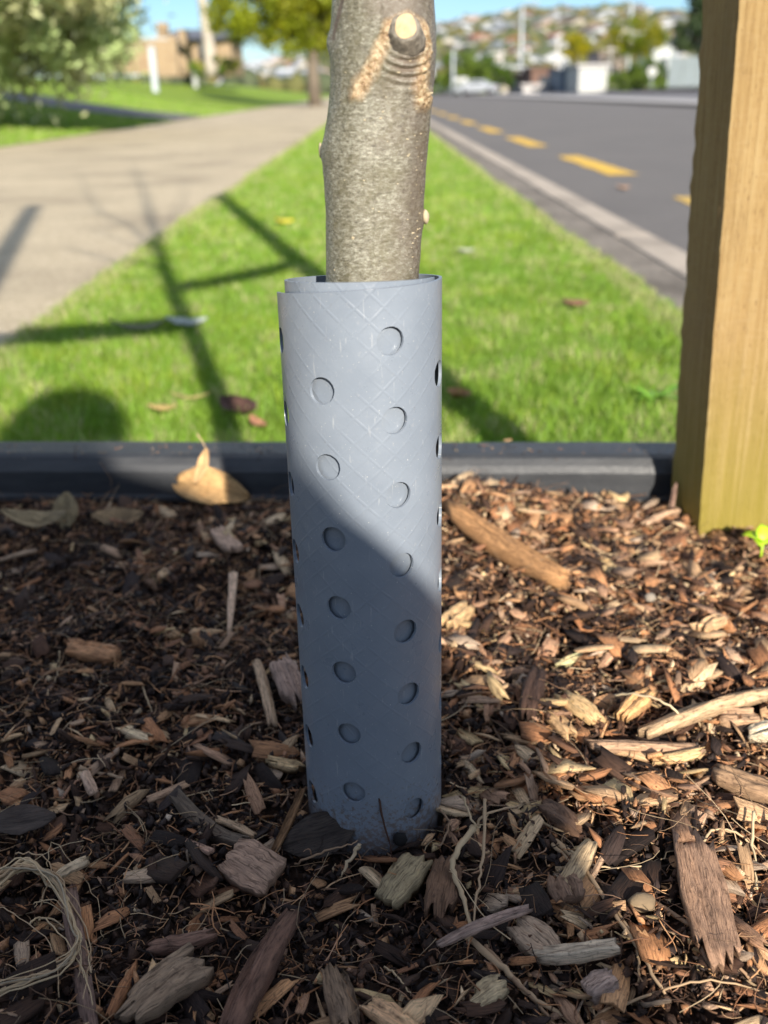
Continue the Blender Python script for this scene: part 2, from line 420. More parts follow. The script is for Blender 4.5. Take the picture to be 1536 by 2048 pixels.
# yellow no-stopping dashes: things one can count, flat print on the road
dash = [(4.05, 6.35), (8.1, 10.5), (12.4, 14.9), (16.6, 19.1), (20.8, 23.3), (25, 27.5), (29.2, 31.7), (33.4, 35.9), (37.6, 40)]
words = ['nearest the camera, half hidden by the timber post', 'second from the camera, beside the timber post', 'third along the line from the camera', 'fourth along the line from the camera', 'fifth along the line, getting blurred', 'sixth along the line, small and blurred', 'seventh along the line, close to the trunk', 'eighth along the line, partly behind the trunk', 'last one far off behind the trunk']
for (a, b_), w in zip(dash, words):
    m = MB(); V = []
    nseg = 14
    for k in range(nseg + 1):
        y = a + (b_ - a) * k / nseg; j = .010 * math.sin(k * 5.1 + a * 3); j2 = .010 * math.sin(k * 3.7 + a)
        V += [(1.77 + j, y, RZ + .004), (1.99 + j2, y, RZ + .004)]
    m.poly(V, [(2 * k, 2 * k + 1, 2 * k + 3, 2 * k + 2) for k in range(nseg)])
    tag(m.build('painted_dash', M_yellow), 'yellow painted road dash, ' + w, 'road marking', 'yellow dashes painted along the kerb')

# lawn bank on the left of the path
def lawn_z(X, Y):
    r = np.clip((PX0 - X) / 9.4, 0, 1.0); r = r * r * (3 - 2 * r) * .5 + r * .5
    far = np.clip((Y - 6) / 12, 0, 1)
    return GZ - .004 + 1.36 * r * far * np.clip((230 - Y) / 120, .0, 1)
sheet('lawn_bank', -60, PX0 + .01, -6, 230, 0, M_turf, (60, 90), lawn_z)
def drive_z(X, Y): return lawn_z(X, Y) + .03
sheet('driveway', -16, PX0 + .0, 25.0, 29.0, 0, M_asph_old, (16, 8), drive_z)

# ------------------------------------------------------------------ planter bed edging
EY = R_(-4.3); bed_dir = Vector((math.cos(EY), math.sin(EY), 0)); bed_n = Vector((-math.sin(EY), math.cos(EY), 0))
bed_c = Vector((-.02, 1.072, 0))            # mid of the back top edge of the far rail
def bedpt(u, v, z=0): return bed_c + bed_dir * u - bed_n * v + Vector((0, 0, z))   # v: towards the camera from the far rail's back edge
def in_bed(x, y):
    dx = x - bed_c.x; dy = y - bed_c.y
    u = dx * bed_dir.x + dy * bed_dir.y; v = -(dx * bed_n.x + dy * bed_n.y)
    return (np.abs(u) < .70) & (v > 0) & (v < 1.36)
edging = empty('garden_bed_edging', bedpt(0, .6, GZ))
tag(edging, 'black plastic edging rail framing the mulch bed around the young tree', 'garden edging')
def rail(p0, p1, inward):
    # profile swept from p0 to p1: (offset inward, z)
    prof = [(0.0, GZ), (0.0, .036), (.004, .0415), (.008, .042), (.040, .0405), (.047, .038), (.052, .031), (.0555, .024), (.0565, -.001), (.0600, -.0035), (.0605, -.008), (.053, -.010), (.050, -.012), (.050, GZ)]
    m = MB(); n = 24
    rings = []
    for k in range(n + 1):
        p = p0.lerp(p1, k / n); w = .0011 * math.sin(k * 1.3 + p0.x)
        rings.append([m.bm.verts.new((p.x + inward.x * (a + w), p.y + inward.y * (a + w), z + w * .6)) for a, z in prof])
    for a, b_ in zip(rings[:-1], rings[1:]):
        for k in range(len(prof)): m.bm.faces.new((a[k], a[(k + 1) % len(prof)], b_[(k + 1) % len(prof)], b_[k]))
    m.bm.faces.new(rings[0]); m.bm.faces.new(rings[-1][::-1])
    o = m.build('rail', M_edge); o.parent = edging; o.location = -Vector(edging.location); return o
rail(bedpt(-.70, 0), bedpt(.70, 0), -bed_n)
rail(bedpt(-.70, 1.36), bedpt(.70, 1.36), bed_n)
rail(bedpt(-.70, .066), bedpt(-.70, 1.294), bed_dir)
rail(bedpt(.70, .066), bedpt(.70, 1.294), -bed_dir)

# ------------------------------------------------------------------ mulch surface
GX, GY, GR = -.0085, .505, .0403            # tree guard axis and radius
bumps = [(.09, .93, .085, .034), (.20, .95, .10, .014), (.35, .87, .13, -.016), (.12, .78, .10, .010), (-.28, .93, .09, .006), (-.10, .93, .07, .010), (.20, .60, .12, .010), (.33, .75, .1, .012), (-.2, .62, .12, .008)]
def mulch_h(x, y):
    x = np.asarray(x, float); y = np.asarray(y, float)
    h = .036 * fbm(x * 9, y * 9, 3, 21) + .026 * fbm(x * 38, y * 38, 3, 5)
    dx = x - bed_c.x; dy = y - bed_c.y
    v = -(dx * bed_n.x + dy * bed_n.y)
    h = h * np.clip(v / .16, .45, 1) - .008 * np.clip(1 - np.abs(v - .07) / .06, 0, 1)
    for bx, by, br, bh in bumps: h = h + bh * np.exp(-((x - bx) ** 2 + (y - by) ** 2) / (2 * (br * .55) ** 2))
    r = np.hypot(x - GX, y - GY)
    return h * np.clip((r - .02) / .10, .25, 1) - .004
def mulch_hs(x, y): return float(mulch_h(np.array([x]), np.array([y]))[0])
nx, ny = 470, 460
U, Vv = np.meshgrid(np.linspace(-.652, .652, nx), np.linspace(.048, 1.312, ny))
X = bed_c.x + bed_dir.x * U - bed_n.x * Vv; Y = bed_c.y + bed_dir.y * U - bed_n.y * Vv
Z = mulch_h(X, Y) - .004 + .008 * fbm(X * 110, Y * 110, 3, 77)
ii = np.arange(nx * ny).reshape(ny, nx)
tag(link('garden_bed_soil', npmesh('garden_bed_soil', np.stack([X, Y, Z], -1).reshape(-1, 3), np.stack([ii[:-1, :-1], ii[1:, :-1], ii[1:, 1:], ii[:-1, 1:]], -1).reshape(-1, 4), smooth=True), M_soil), kind='structure')

DARK = [(.022, .013, .010), (.034, .018, .012), (.060, .032, .020), (.032, .020, .017), (.095, .048, .029)]
MID = [(.35, .165, .078), (.44, .22, .105), (.29, .145, .08), (.50, .28, .14), (.38, .225, .14)]
LITE = [(.50, .32, .18), (.56, .38, .22), (.44, .29, .19), (.64, .47, .29), (.48, .36, .26), (.58, .42, .22)]

def rot_batch(yaw, pitch, roll):
    cy, sy = np.cos(yaw), np.sin(yaw); cp, sp = np.cos(pitch), np.sin(pitch); cr, sr = np.cos(roll), np.sin(roll)
    Rm = np.empty((len(yaw), 3, 3))
    Rm[:, 0, 0] = cy * cp; Rm[:, 0, 1] = cy * sp * sr - sy * cr; Rm[:, 0, 2] = cy * sp * cr + sy * sr
    Rm[:, 1, 0] = sy * cp; Rm[:, 1, 1] = sy * sp * sr + cy * cr; Rm[:, 1, 2] = sy * sp * cr - cy * sr
    Rm[:, 2, 0] = -sp; Rm[:, 2, 1] = cp * sr; Rm[:, 2, 2] = cp * cr
    return Rm
def chip_proto(L, W, T, nsec, seed, splint=.25, bend=.1, rough=.10):
    """a splintered piece of wood along X; returns verts, quads list, uv"""
    r = np.random.default_rng(seed)
    prof = np.array([(-.5, -.35), (0, -.5), (.5, -.3), (.46, .35), (.02, .5), (-.46, .38)]) if nsec > 3 else np.array([(-.5, -.5), (.5, -.4), (.45, .5), (-.45, .45)])
    K_ = len(prof); V = []; UV = []
    drift = r.normal(0, .05, 2)
    for i in range(nsec):
        t = i / (nsec - 1); s = (t - .5)
        taper = 1 - .22 * abs(2 * s) ** 2 * r.uniform(.3, 1.6)
        for k, (a, b_) in enumerate(prof):
            jx = r.normal(0, splint * .16) if i in (0, nsec - 1) else r.normal(0, .03)
            V.append((L * (s + jx), W * (a * taper + r.normal(0, rough) + drift[0] * s * 2 + bend * math.sin(t * 3.1)), T * (b_ * taper + r.normal(0, rough)) + L * bend * .5 * (s * s * 4 - .5) * (1 if seed % 2 else -1)))
            UV.append((L * t, W * k * .6))
    Fq = []
    for i in range(nsec - 1):
        for k in range(K_):
            Fq.append((i * K_ + k, i * K_ + (k + 1) % K_, (i + 1) * K_ + (k + 1) % K_, (i + 1) * K_ + k))
    caps = []
    e = (nsec - 1) * K_
    if K_ == 4: caps = [(3, 2, 1, 0), (e, e + 1, e + 2, e + 3)]
    else: caps = [(3, 2, 1, 0), (5, 4, 3, 0), (e, e + 1, e + 2, e + 3), (e, e + 3, e + 4, e + 5)]
    return np.array(V), np.array(Fq + caps), np.array(UV)

def split_proto(L, W, T, nsec, nc, seed, jag=.12, bend=.04, ridge=.18, taper=.25):
    """split wood along X: lengthwise ridges, torn ends; nc lines on top and nc underneath"""
    r = np.random.default_rng(seed); K_ = nc * 2; V = []; UV = []
    rt = r.normal(0, ridge, nc); rb = r.normal(0, ridge * .6, nc); ja = r.normal(0, jag, K_); jb = r.normal(0, jag, K_)
    ja[nc:] = ja[:nc][::-1] * .8; jb[nc:] = jb[:nc][::-1] * .8
    e1, e2 = r.uniform(0, taper, 2); sk = r.normal(0, .12); bs = r.choice([-1, 1])
    for i in range(nsec):
        t = i / (nsec - 1); s = t - .5
        wsc = (1 - e1 * max(0, -s * 2) ** 1.5 * 1.4 - e2 * max(0, s * 2) ** 1.5 * 1.4) * (1 + r.normal(0, .035))
        for k in range(K_):
            top = k < nc; q = (k if top else K_ - 1 - k) / (nc - 1) - .5
            x = L * (s + (ja[k] if i == 0 else 0) * -1 + (jb[k] if i == nsec - 1 else 0)) if i in (0, nsec - 1) else L * s
            edge = 1 - .35 * abs(q * 2) ** 3
            z = T * ((.5 if top else -.5) * edge + (rt[k] if top else rb[K_ - 1 - k]) + r.normal(0, .05)) * (1 - .35 * abs(2 * s) ** 3)
            V.append((x, W * (q + r.normal(0, .015)) * wsc + sk * W * s, z + bs * L * bend * (s * s * 4 - .5)))
            UV.append((x, W * q + (0 if top else W * 1.3)))
    Fq = [(i * K_ + k, i * K_ + (k + 1) % K_, (i + 1) * K_ + (k + 1) % K_, (i + 1) * K_ + k) for i in range(nsec - 1) for k in range(K_)]
    e = (nsec - 1) * K_
    for k in range(nc - 1): Fq += [(k + 1, k, K_ - 1 - k, K_ - 2 - k), (e + k, e + k + 1, e + K_ - 2 - k, e + K_ - 1 - k)]
    return np.array(V), np.array(Fq), np.array(UV)

def scatter(name, protos, n, xr, yr, lift, tiltsd, scale, cols, mat, keep=None, seed=1, probs=None, label=None, cat=None):
    r = np.random.default_rng(seed)
    x = r.uniform(*xr, n); y = r.uniform(*yr, n)
    dx = x - bed_c.x; dy = y - bed_c.y; u = dx * bed_dir.x + dy * bed_dir.y; v = -(dx * bed_n.x + dy * bed_n.y)
    ok = (np.abs(u) < .635) & (v > .07) & (v < 1.28) & (np.hypot(x - GX, y - GY) > GR + .004)
    if keep is not None: ok &= keep(x, y, r)
    x, y = x[ok], y[ok]; n = len(x)
    pi = r.integers(0, len(protos), n); Rm = rot_batch(r.uniform(0, 6.283, n), r.normal(0, tiltsd, n), r.normal(0, tiltsd * 1.3, n))
    sc = scale(r, n); z = mulch_h(x, y) + lift(r, n)
    cidx = r.choice(len(cols), n, p=probs)
    if len(cols) > 10:           # dark patches and dry paler ones; left darkened by colour to deepen its shade
        dk = (r.uniform(0, 1, n) > sunny_bias(x, y) + .15) & (cidx >= 5); cidx[dk] = r.integers(0, 5, dk.sum())
    cc = np.array(cols)[cidx] * r.uniform(.75, 1.25, (n, 1))
    Vs, Fs, Ts, Us = [], [], [], []; off = 0
    for k, (pv, pf, pu) in enumerate(protos):
        s = np.where(pi == k)[0]
        if not len(s): continue
        P = np.einsum('nij,kj->nki', Rm[s], pv) * sc[s][:, None, None]
        P[:, :, 0] += x[s][:, None]; P[:, :, 1] += y[s][:, None]; P[:, :, 2] += z[s][:, None]
        m = len(pv); Vs.append(P.reshape(-1, 3))
        Fs.append((pf[None] + (np.arange(len(s)) * m)[:, None, None] + off).reshape(-1, pf.shape[1])); off += m * len(s)
        Ts.append(np.repeat(cc[s], m, 0)); Us.append((pu[None] * sc[s][:, None, None] + r.uniform(0, 5, (len(s), 1, 2))).reshape(-1, 2))
    me = npmesh(name, np.concatenate(Vs), np.concatenate(Fs), np.concatenate(Ts), np.concatenate(Us))
    return tag(link(name, me, mat), label, cat, kind='stuff')

# crumbs: tiny dark lumps and flakes
def lump(seed, flat_=.6):
    r = np.random.default_rng(seed)
    v = np.array([(1, 0, 0), (0, 1, 0), (-1, 0, 0), (0, -1, 0), (0, 0, flat_), (0, 0, -flat_)], float) * .5
    v += r.normal(0, .12, v.shape); v[:, 0] *= r.uniform(1, 2.0)
    f = np.array([(0, 1, 4), (1, 2, 4), (2, 3, 4), (3, 0, 4), (1, 0, 5), (2, 1, 5), (3, 2, 5), (0, 3, 5)])
    return v, f, v[:, :2].copy()
lumps = [lump(i) for i in range(8)]
allc = DARK + MID + LITE
pD = np.array([.12] * 5 + [.06] * 5 + [.016] * 6); pD /= pD.sum()
def sunny_bias(x, y): return np.clip(.54 + 2.4 * fbm(x * 13, y * 13, 3, 61) + 2.2 * x, .16, 1.0)  # patchy, rising to the sunny right; shaded left gets fewer, darker chips
def near_f(x, y, r): return (r.uniform(0, 1, len(x)) < sunny_bias(x, y)) & (r.uniform(0, 1, len(x)) < np.clip(1.35 - np.abs(x) * 1.2, .25, 1))
def near_s(x, y, r): return (r.uniform(0, 1, len(x)) < np.clip(sunny_bias(x, y) + .25, 0, 1)) & (r.uniform(0, 1, len(x)) < np.clip(1.35 - np.abs(x) * 1.2, .25, 1))
near = lambda x, y, r: (r.uniform(0, 1, len(x)) < np.clip(1.35 - np.abs(x) * 1.2, .25, 1))
scatter('mulch_crumbs', lumps, 125000, (-.72, .72), (.05, 1.06), lambda r, n: r.uniform(-.004, .006, n), .8, lambda r, n: .0022 + .0058 * r.uniform(0, 1, n) ** 2.5, allc, M_crumb, near, 11, pD,
        'dark crumbled bark and compost covering the bed between the wood chips', 'mulch')
slivers = [split_proto(1.0, .05 + .018 * i, .04 + .008 * i, 3, 2, 40 + i, .12, .07, .2, .7) for i in range(8)]
pS = np.array([.08] * 5 + [.08] * 5 + [.045] * 6); pS /= pS.sum()
scatter('mulch_slivers', slivers, 34000, (-.70, .70), (.05, 1.05), lambda r, n: r.uniform(-.001, .008, n), .38, lambda r, n: .006 + .016 * r.uniform(0, 1, n) ** 2.2, allc, M_chip, near_s, 12, pS,
        'thin brown slivers of shredded bark strewn over the whole bed', 'mulch')
shards = [split_proto(1.0, .25 + .04 * i, .06 + .010 * i, 3, 3, 80 + i, .11, .04, .22, .45) for i in range(10)]
pH = np.array([.07] * 5 + [.10] * 5 + [.06] * 6); pH /= pH.sum()
scatter('mulch_flakes', shards, 21000, (-.70, .70), (.05, 1.05), lambda r, n: r.uniform(.0, .010, n), .36, lambda r, n: .007 + .021 * r.uniform(0, 1, n) ** 2.2, allc, M_chip, near_f, 13, pH,
        'small bark and wood flakes lying thick over the whole bed', 'mulch')

# fibres: fine curved hairs and roots
def fibres(name, n, seed, Lr, rad, cols, lift, label, xr=(-.6, .6), yr=(.06, 1.03), dens=None, updraft=.25):
    r = np.random.default_rng(seed); S = 6
    x = r.uniform(*xr, n); y = r.uniform(*yr, n)
    if dens is not None:
        k = r.uniform(0, 1, n) < dens(x, y); x, y = x[k], y[k]
    ok = (np.hypot(x - GX, y - GY) > GR + .012) & in_bed(x, y); x, y = x[ok], y[ok]; n = len(x)
    L = Lr[0] + (Lr[1] - Lr[0]) * r.uniform(0, 1, n) ** 2
    yaw = r.uniform(0, 6.283, n); curv = r.normal(0, .85, n); el = r.normal(0, updraft, n)
    P = np.zeros((n, S, 3)); p = np.stack([x, y, mulch_h(x, y) + r.uniform(*lift, n)], 1); cw = r.normal(0, 1.2, n)
    for s in range(S):
        P[:, s] = p
        t = s / (S - 1) - .5
        yw = yaw + curv * t + cw * t * t * 2; e = el - 1.2 * np.abs(el) * t
        p = p + (L / (S - 1))[:, None] * np.stack([np.cos(yw) * np.cos(e), np.sin(yw) * np.cos(e), np.sin(e)], 1)
    ground = mulch_h(P[:, :, 0].ravel(), P[:, :, 1].ravel()).reshape(n, S) + .0015
    P[:, :, 2] = np.maximum(P[:, :, 2], ground)
    D = np.gradient(P, axis=1); D /= np.linalg.norm(D, axis=2, keepdims=True) + 1e-9
    A = np.cross(D, np.array([0, 0, 1.0])); A /= np.linalg.norm(A, axis=2, keepdims=True) + 1e-9; B = np.cross(D, A)
    rr = (rad[0] + (rad[1] - rad[0]) * r.uniform(0, 1, n) ** 2)[:, None] * (1 - .5 * np.linspace(0, 1, S))[None]
    ring = []
    for k in range(3):
        a = k * 2.094; ring.append(P + (A * math.cos(a) + B * math.sin(a)) * rr[:, :, None])
    V = np.stack(ring, 2).reshape(-1, 3)
    base = (np.arange(n) * S * 3)[:, None, None]
    q = np.array([(s * 3 + k, s * 3 + (k + 1) % 3, (s + 1) * 3 + (k + 1) % 3, (s + 1) * 3 + k) for s in range(S - 1) for k in range(3)])
    cc = np.array(cols)[r.integers(0, len(cols), n)] * r.uniform(.7, 1.25, (n, 1))
    me = npmesh(name, V, (q[None] + base).reshape(-1, 4), np.repeat(cc, S * 3, 0), np.repeat(r.uniform(0, 5, (n, 2)), S * 3, 0))
    return tag(link(name, me, M_chip), label, 'mulch', kind='stuff')
fibres('bark_fibres', 30000, 31, (.005, .026), (.00020, .00065), DARK + MID + MID + LITE[:1], (.001, .009), 'fine dark bark fibres matted through the mulch')
fibres('pale_root_hairs', 2600, 32, (.012, .055), (.00018, .00042), [(.42, .30, .18), (.5, .38, .24), (.33, .22, .13)], (.002, .012), 'fine pale root hairs and dry grass threads caught in the mulch')

rr2 = np.random.default_rng(77); Vs, Fs, Ts = [], [], []
for k in range(420):
    u = rr2.uniform(-.62, .62); v = rr2.uniform(.006, .05); p = bedpt(u, v, .0415 - .004 * (v > .044)); lv, lf, _ = lumps[k % 8]; s = rr2.uniform(.0008, .0026)
    Vs.append(lv * s + np.array([p.x, p.y, p.z])); Fs.append(lf + 6 * k); Ts.append(np.repeat(np.array(allc[int(rr2.integers(0, 16))])[None], 6, 0))
tag(link('soil_grains', npmesh('soil_grains', np.concatenate(Vs), np.concatenate(Fs), np.concatenate(Ts)), M_crumb), 'grains of soil and bark dust lying on top of the black edging rail', 'soil', kind='stuff')
# ------------------------------------------------------------------ individual wood chips
chip_group = 'wood chips scattered on the mulch bed'
kinds = []
spec = [('bark_chip', 'dark brown bark chip lying among the mulch', DARK + MID[:1]), ('wood_chip', 'reddish brown wood chip lying among the mulch', MID), ('pale_wood_chip', 'pale tan splintered wood chip lying among the mulch', LITE)]
for si, (nm, lb, cols) in enumerate(spec):
    for k in range(9):
        L = 1.0; W = random.uniform(.22, .60); T = random.uniform(.07, .15)
        v, f, u = split_proto(L, W, T, 4, 4, 200 + si * 20 + k, random.uniform(.02, .11), random.uniform(0, .05), .16, random.uniform(.05, .5))
        c = np.array(cols[k % len(cols)]); me = npmesh(nm, v, f, np.repeat(c[None], len(v), 0), u * .03)
        me.materials.append(M_chip_r); kinds.append((nm, lb, me, si))
marks = [(500, 1735, 'the pinkish wood block'), (760, 1640, 'the guard foot'), (1010, 1090, 'the long bark log'), (1415, 1810, 'the wide bark slab'), (330, 1980, 'the weathered wood chunk'), (520, 1950, 'the thick reddish stick'), (420, 1650, 'the curved bark strip'),
         (462, 1210, 'the upright pale splinter'), (184, 1302, 'the orange brown chip'), (1160, 1415, 'the big cream chip'), (1430, 1420, 'the long pale splinter'), (1290, 1498, 'the pinkish tan splinter'), (80, 1850, 'the straw bundle'), (1450, 1050, 'the timber post'),
         (60, 1645, 'the near black flake'), (275, 1470, 'the cream curled chip'), (930, 1750, 'the bent pale root'), (1070, 1880, 'the ridged grey chip'), (415, 985, 'the crumpled tan leaf'), (90, 1030, 'the curled khaki leaf'), (1520, 1110, 'the green seedling'), (1200, 1960, 'the pinkish broken chip'),
         (1285, 1805, 'the rounded tan pebble'), (660, 2000, 'the grey brown slab'), (1157, 1315, 'the bright cream splinter'), (1490, 1567, 'the thick grained bark piece'), (1230, 1830, 'the diagonal tan root'), (905, 1235, 'the cream chip by the guard'), (1065, 1385, 'the wet dark bark'), (240, 1040, 'the thin brown leaf'), (545, 1380, 'the chunk left of the guard')]
colw = {0: ['blackish', 'dark brown', 'chocolate brown', 'sooty brown', 'deep brown'], 1: ['reddish brown', 'warm brown', 'mid brown', 'tan brown', 'dull brown'], 2: ['tan', 'pale tan', 'buff', 'cream', 'greyish tan', 'yellowish']}
chips = []
r_ = np.random.default_rng(5); placed = 0; taken = []
while placed < 270:
    t = r_.uniform(0, 1)
    px = r_.uniform(-40, 1580); py = 1000 + 1080 * r_.uniform(0, 1) ** .9
    p = at_z(px, py, 0)
    if not (-.6 < p.x < .6 and p.y < .97) or math.hypot(p.x - GX, p.y - GY) < GR + .016: continue
    if any((p.x - a) ** 2 + (p.y - b_) ** 2 < .011 ** 2 for a, b_ in taken): continue
    w = [.42, .30, .28] if p.x < .05 else [.26, .36, .38]
    kk = int(r_.choice(3, p=w)) * 9 + int(r_.integers(0, 9)); nm, lb, me, si = kinds[kk]
    o = bpy.data.objects.new(nm, me); col.objects.link(o)
    s = .011 + .020 * r_.uniform(0, 1) ** 2.0
    o.scale = (s, s, s * r_.uniform(.7, 1.2))
    o.location = (p.x, p.y, mulch_hs(p.x, p.y) + .004 + r_.uniform(0, .006))
    o.rotation_euler = (r_.normal(0, .30), r_.normal(0, .25), r_.uniform(0, 6.28))
    o['_px'] = px; chips.append((o, si, s, int(kk), px, py)); tag(o, lb, 'wood chip', chip_group); taken.append((p.x, p.y)); placed += 1

used_l = {}
for o, si, s, kk, px, py in sorted(chips, key=lambda c: -c[2]):
    del o['_px']
    d_ = sorted(marks, key=lambda m_: (m_[0] - px) ** 2 + ((m_[1] - py) * 1.4) ** 2)
    me = o.data; ys_ = [v.co.y for v in me.vertices]; wd_ = max(ys_) - min(ys_)
    shape = 'slim' if wd_ < .36 else ('broad' if wd_ > .50 else 'short' if s < .018 else 'long')
    size = 'tiny' if s < .0125 else ('small' if s < .017 else ('middling' if s < .023 else 'large'))
    nmx = 'bark chip' if si == 0 else 'wood chip'; cw_ = colw[si][(kk % 9) % len(colw[si])]
    for m_ in d_[:6]:
        dx_, dy_ = px - m_[0], py - m_[1]
        rel = ('just ' if math.hypot(dx_, dy_) < 90 else '') + (('right of' if dx_ > 0 else 'left of') if abs(dx_) > abs(dy_) else ('in front of' if dy_ > 0 else 'behind'))
        lb = '%s %s %s %s %s %s' % (size, shape, cw_, nmx, rel, m_[2])
        if lb not in used_l: break
    used_l[lb] = 1; o['label'] = lb
# ------------------------------------------------------------------ hand-placed pieces of mulch
def piece(name, a, b_, width_px, thick, color, label, cat, lift=.007, dz=(0, 0), bend=.04, splint=.35, seed=1, rough=.05, nsec=9, roll=0.0, taper=None):
    """a chunk of wood from picture point a to picture point b, lying on the mulch"""
    A = at_z(*a, 0); A.z = mulch_hs(A.x, A.y); A = at_z(*a, A.z + lift + dz[0])
    B = at_z(*b_, 0); B.z = mulch_hs(B.x, B.y); B = at_z(*b_, B.z + lift + dz[1])
    L = (B - A).length; mid = (A + B) / 2
    depth = (mid - Vector((0, 0, CAM_H))).length
    W = width_px / F_PX * depth
    v, f, u = split_proto(L, W, thick, nsec, 9 if W > .012 else 6, 500 + seed, splint * .34 * min(1, W / L * 2.2), bend, .05 + rough * 1.8, .18 + .3 * splint)
    if taper is not None:
        t = v[:, 0] / L + .5; v[:, 1] *= taper[0] + (taper[1] - taper[0]) * t; v[:, 2] *= taper[0] + (taper[1] - taper[0]) * t
    r = np.random.default_rng(seed); c = np.minimum(np.repeat(np.array(color)[None], len(v), 0) * 1.4 * r.uniform(.82, 1.15, (len(v), 1)), .75)
    me = npmesh(name, v, f, c, u + r.uniform(0, 3, 2))
    o = link(name, me, M_chip)
    x = (B - A).normalized(); up = Vector((0, 0, 1)); y = up.cross(x).normalized(); z = x.cross(y)
    Mx = Matrix((x, y, z)).transposed().to_4x4() @ Matrix.Rotation(roll, 4, 'X')
    o.matrix_world = Matrix.Translation(mid) @ Mx
    return tag(o, label, cat)
piece('wood_block', (460, 1708), (545, 1762), 92, .012, (.28, .18, .125), 'square pinkish brown wood block with clear grain, left of the guard foot', 'wood chip', .012, seed=3, bend=0, splint=.10, rough=.018, roll=.25)
piece('bark_log', (895, 1018), (1135, 1170), 52, .016, (.30, .165, .075), 'long orange brown bark log lying behind the guard on the sunny side', 'bark piece', .014, seed=4, bend=.03)
piece('bark_slab', (1395, 1690), (1432, 1925), 84, .007, (.26, .16, .105), 'wide rough bark slab half in sunlight near the right edge', 'bark piece', .011, seed=5, bend=.03, rough=.06, nsec=12)
piece('wood_chunk', (255, 2030), (400, 1925), 80, .012, (.21, .145, .095), 'large weathered grey brown wood chunk at the bottom left', 'wood chip', .012, seed=6, taper=(.7, 1.15))
piece('stick', (462, 2070), (580, 1830), 44, .012, (.13, .070, .048), 'thick reddish brown stick pointing up to the guard from the bottom edge', 'stick', .011, seed=7, taper=(1.1, .8), bend=.05)
piece('wood_block', (770, 1800), (842, 1722), 66, .010, (.26, .205, .12), 'dull tan wood block lying just below the foot of the grey guard', 'wood chip', .010, seed=8, bend=0, splint=.15, rough=.03)
piece('bark_piece', (888, 1725), (885, 1830), 62, .010, (.13, .075, .045), 'furry brown bark piece beside the dull tan block below the guard', 'bark piece', .009, seed=9)
piece('stick', (352, 1603), (490, 1695), 30, .008, (.10, .075, .055), 'grey brown curved bark strip left of the pinkish wood block', 'stick', .009, seed=10, bend=.16)
piece('splinter', (466, 1148), (458, 1272), 20, .004, (.46, .32, .22), 'upright pale splinter standing alone left of the guard', 'splinter', .006, seed=11, taper=(1, .45), dz=(.004, 0))
piece('splinter', (512, 1315), (545, 1445), 20, .006, (.36, .25, .16), 'pale brown splinter nearest the left side of the guard', 'splinter', .010, seed=12, bend=.08)
piece('bark_piece', (560, 1320), (590, 1400), 52, .010, (.24, .165, .13), 'pale barked chunk leaning against the left side of the guard', 'bark piece', .013, seed=13, bend=.08)
piece('wood_chip', (138, 1292), (228, 1312), 42, .009, (.36, .185, .09), 'bright orange brown wood chip near the left edge of the bed', 'wood chip', .008, seed=14)
piece('wood_chip', (545, 1524), (604, 1536), 24, .006, (.50, .35, .19), 'cream oval chip touching the left side of the guard near its foot', 'wood chip', .008, seed=15, splint=.7)
piece('wood_chip', (250, 1460), (298, 1480), 26, .006, (.50, .38, .24), 'cream curled chip alone on dark mulch at mid left', 'wood chip', .008, seed=16)
piece('wood_chip', (168, 1545), (190, 1588), 20, .005, (.40, .27, .19), 'small square cut tan chip standing below the cream curled chip', 'wood chip', .008, seed=17, splint=.1)
piece('splinter', (110, 1755), (172, 1722), 20, .005, (.46, .36, .24), 'pale split chip above the bundle of dry straw at lower left', 'splinter', .009, seed=18)
piece('wood_chip', (436, 1062), (474, 1102), 38, .008, (.36, .24, .17), 'pale blunt chip behind the upright splinter on the left', 'wood chip', .010, seed=19, splint=.2)
piece('splinter', (355, 1680), (420, 1704), 15, .005, (.40, .25, .18), 'thin pinkish splinter just left of the pinkish wood block', 'splinter', .009, seed=20)
piece('splinter', (434, 1637), (510, 1672), 12, .004, (.42, .29, .18), 'narrow tan splinter lying above the pinkish wood block', 'splinter', .010, seed=21)
piece('stick', (548, 1705), (606, 1580), 14, .004, (.19, .105, .05), 'thin brown twig leaning up toward the left foot of the guard', 'stick', .010, seed=22, dz=(0, .012))
piece('wood_chip', (1130, 1392), (1190, 1440), 56, .008, (.50, .34, .17), 'big cream wood chip, left one of the sunlit pair right of the guard', 'wood chip', .010, seed=23, roll=-.3)
piece('wood_chip', (1245, 1430), (1300, 1385), 42, .008, (.50, .29, .13), 'orange tan wedge chip, right one of the sunlit pair right of the guard', 'wood chip', .011, seed=24)
piece('wood_chip', (1100, 1425), (1140, 1470), 34, .007, (.45, .29, .15), 'small cream chip just in front of the big cream chip', 'wood chip', .008, seed=25)
piece('splinter', (1290, 1462), (1560, 1378), 30, .009, (.36, .25, .15), 'long pale splinter running out at the right edge of the picture', 'splinter', .011, seed=26, bend=.03)
piece('splinter', (1178, 1492), (1395, 1502), 26, .008, (.34, .22, .14), 'long pinkish tan splinter lying level below the sunlit chips', 'splinter', .009, seed=27, bend=.02)
piece('wood_chip', (1440, 1440), (1512, 1432), 44, .008, (.36, .23, .14), 'grainy rectangular chip above the long splinters near the right edge', 'wood chip', .010, seed=28, splint=.12)
piece('wood_chip', (1500, 1470), (1545, 1455), 44, .008, (.56, .45, .32), 'whitish broken chip cut by the right edge of the picture', 'wood chip', .010, seed=29)
piece('bark_piece', (1430, 1545), (1550, 1590), 48, .010, (.25, .16, .095), 'thick grained bark piece in the sun at the right edge', 'bark piece', .010, seed=30)
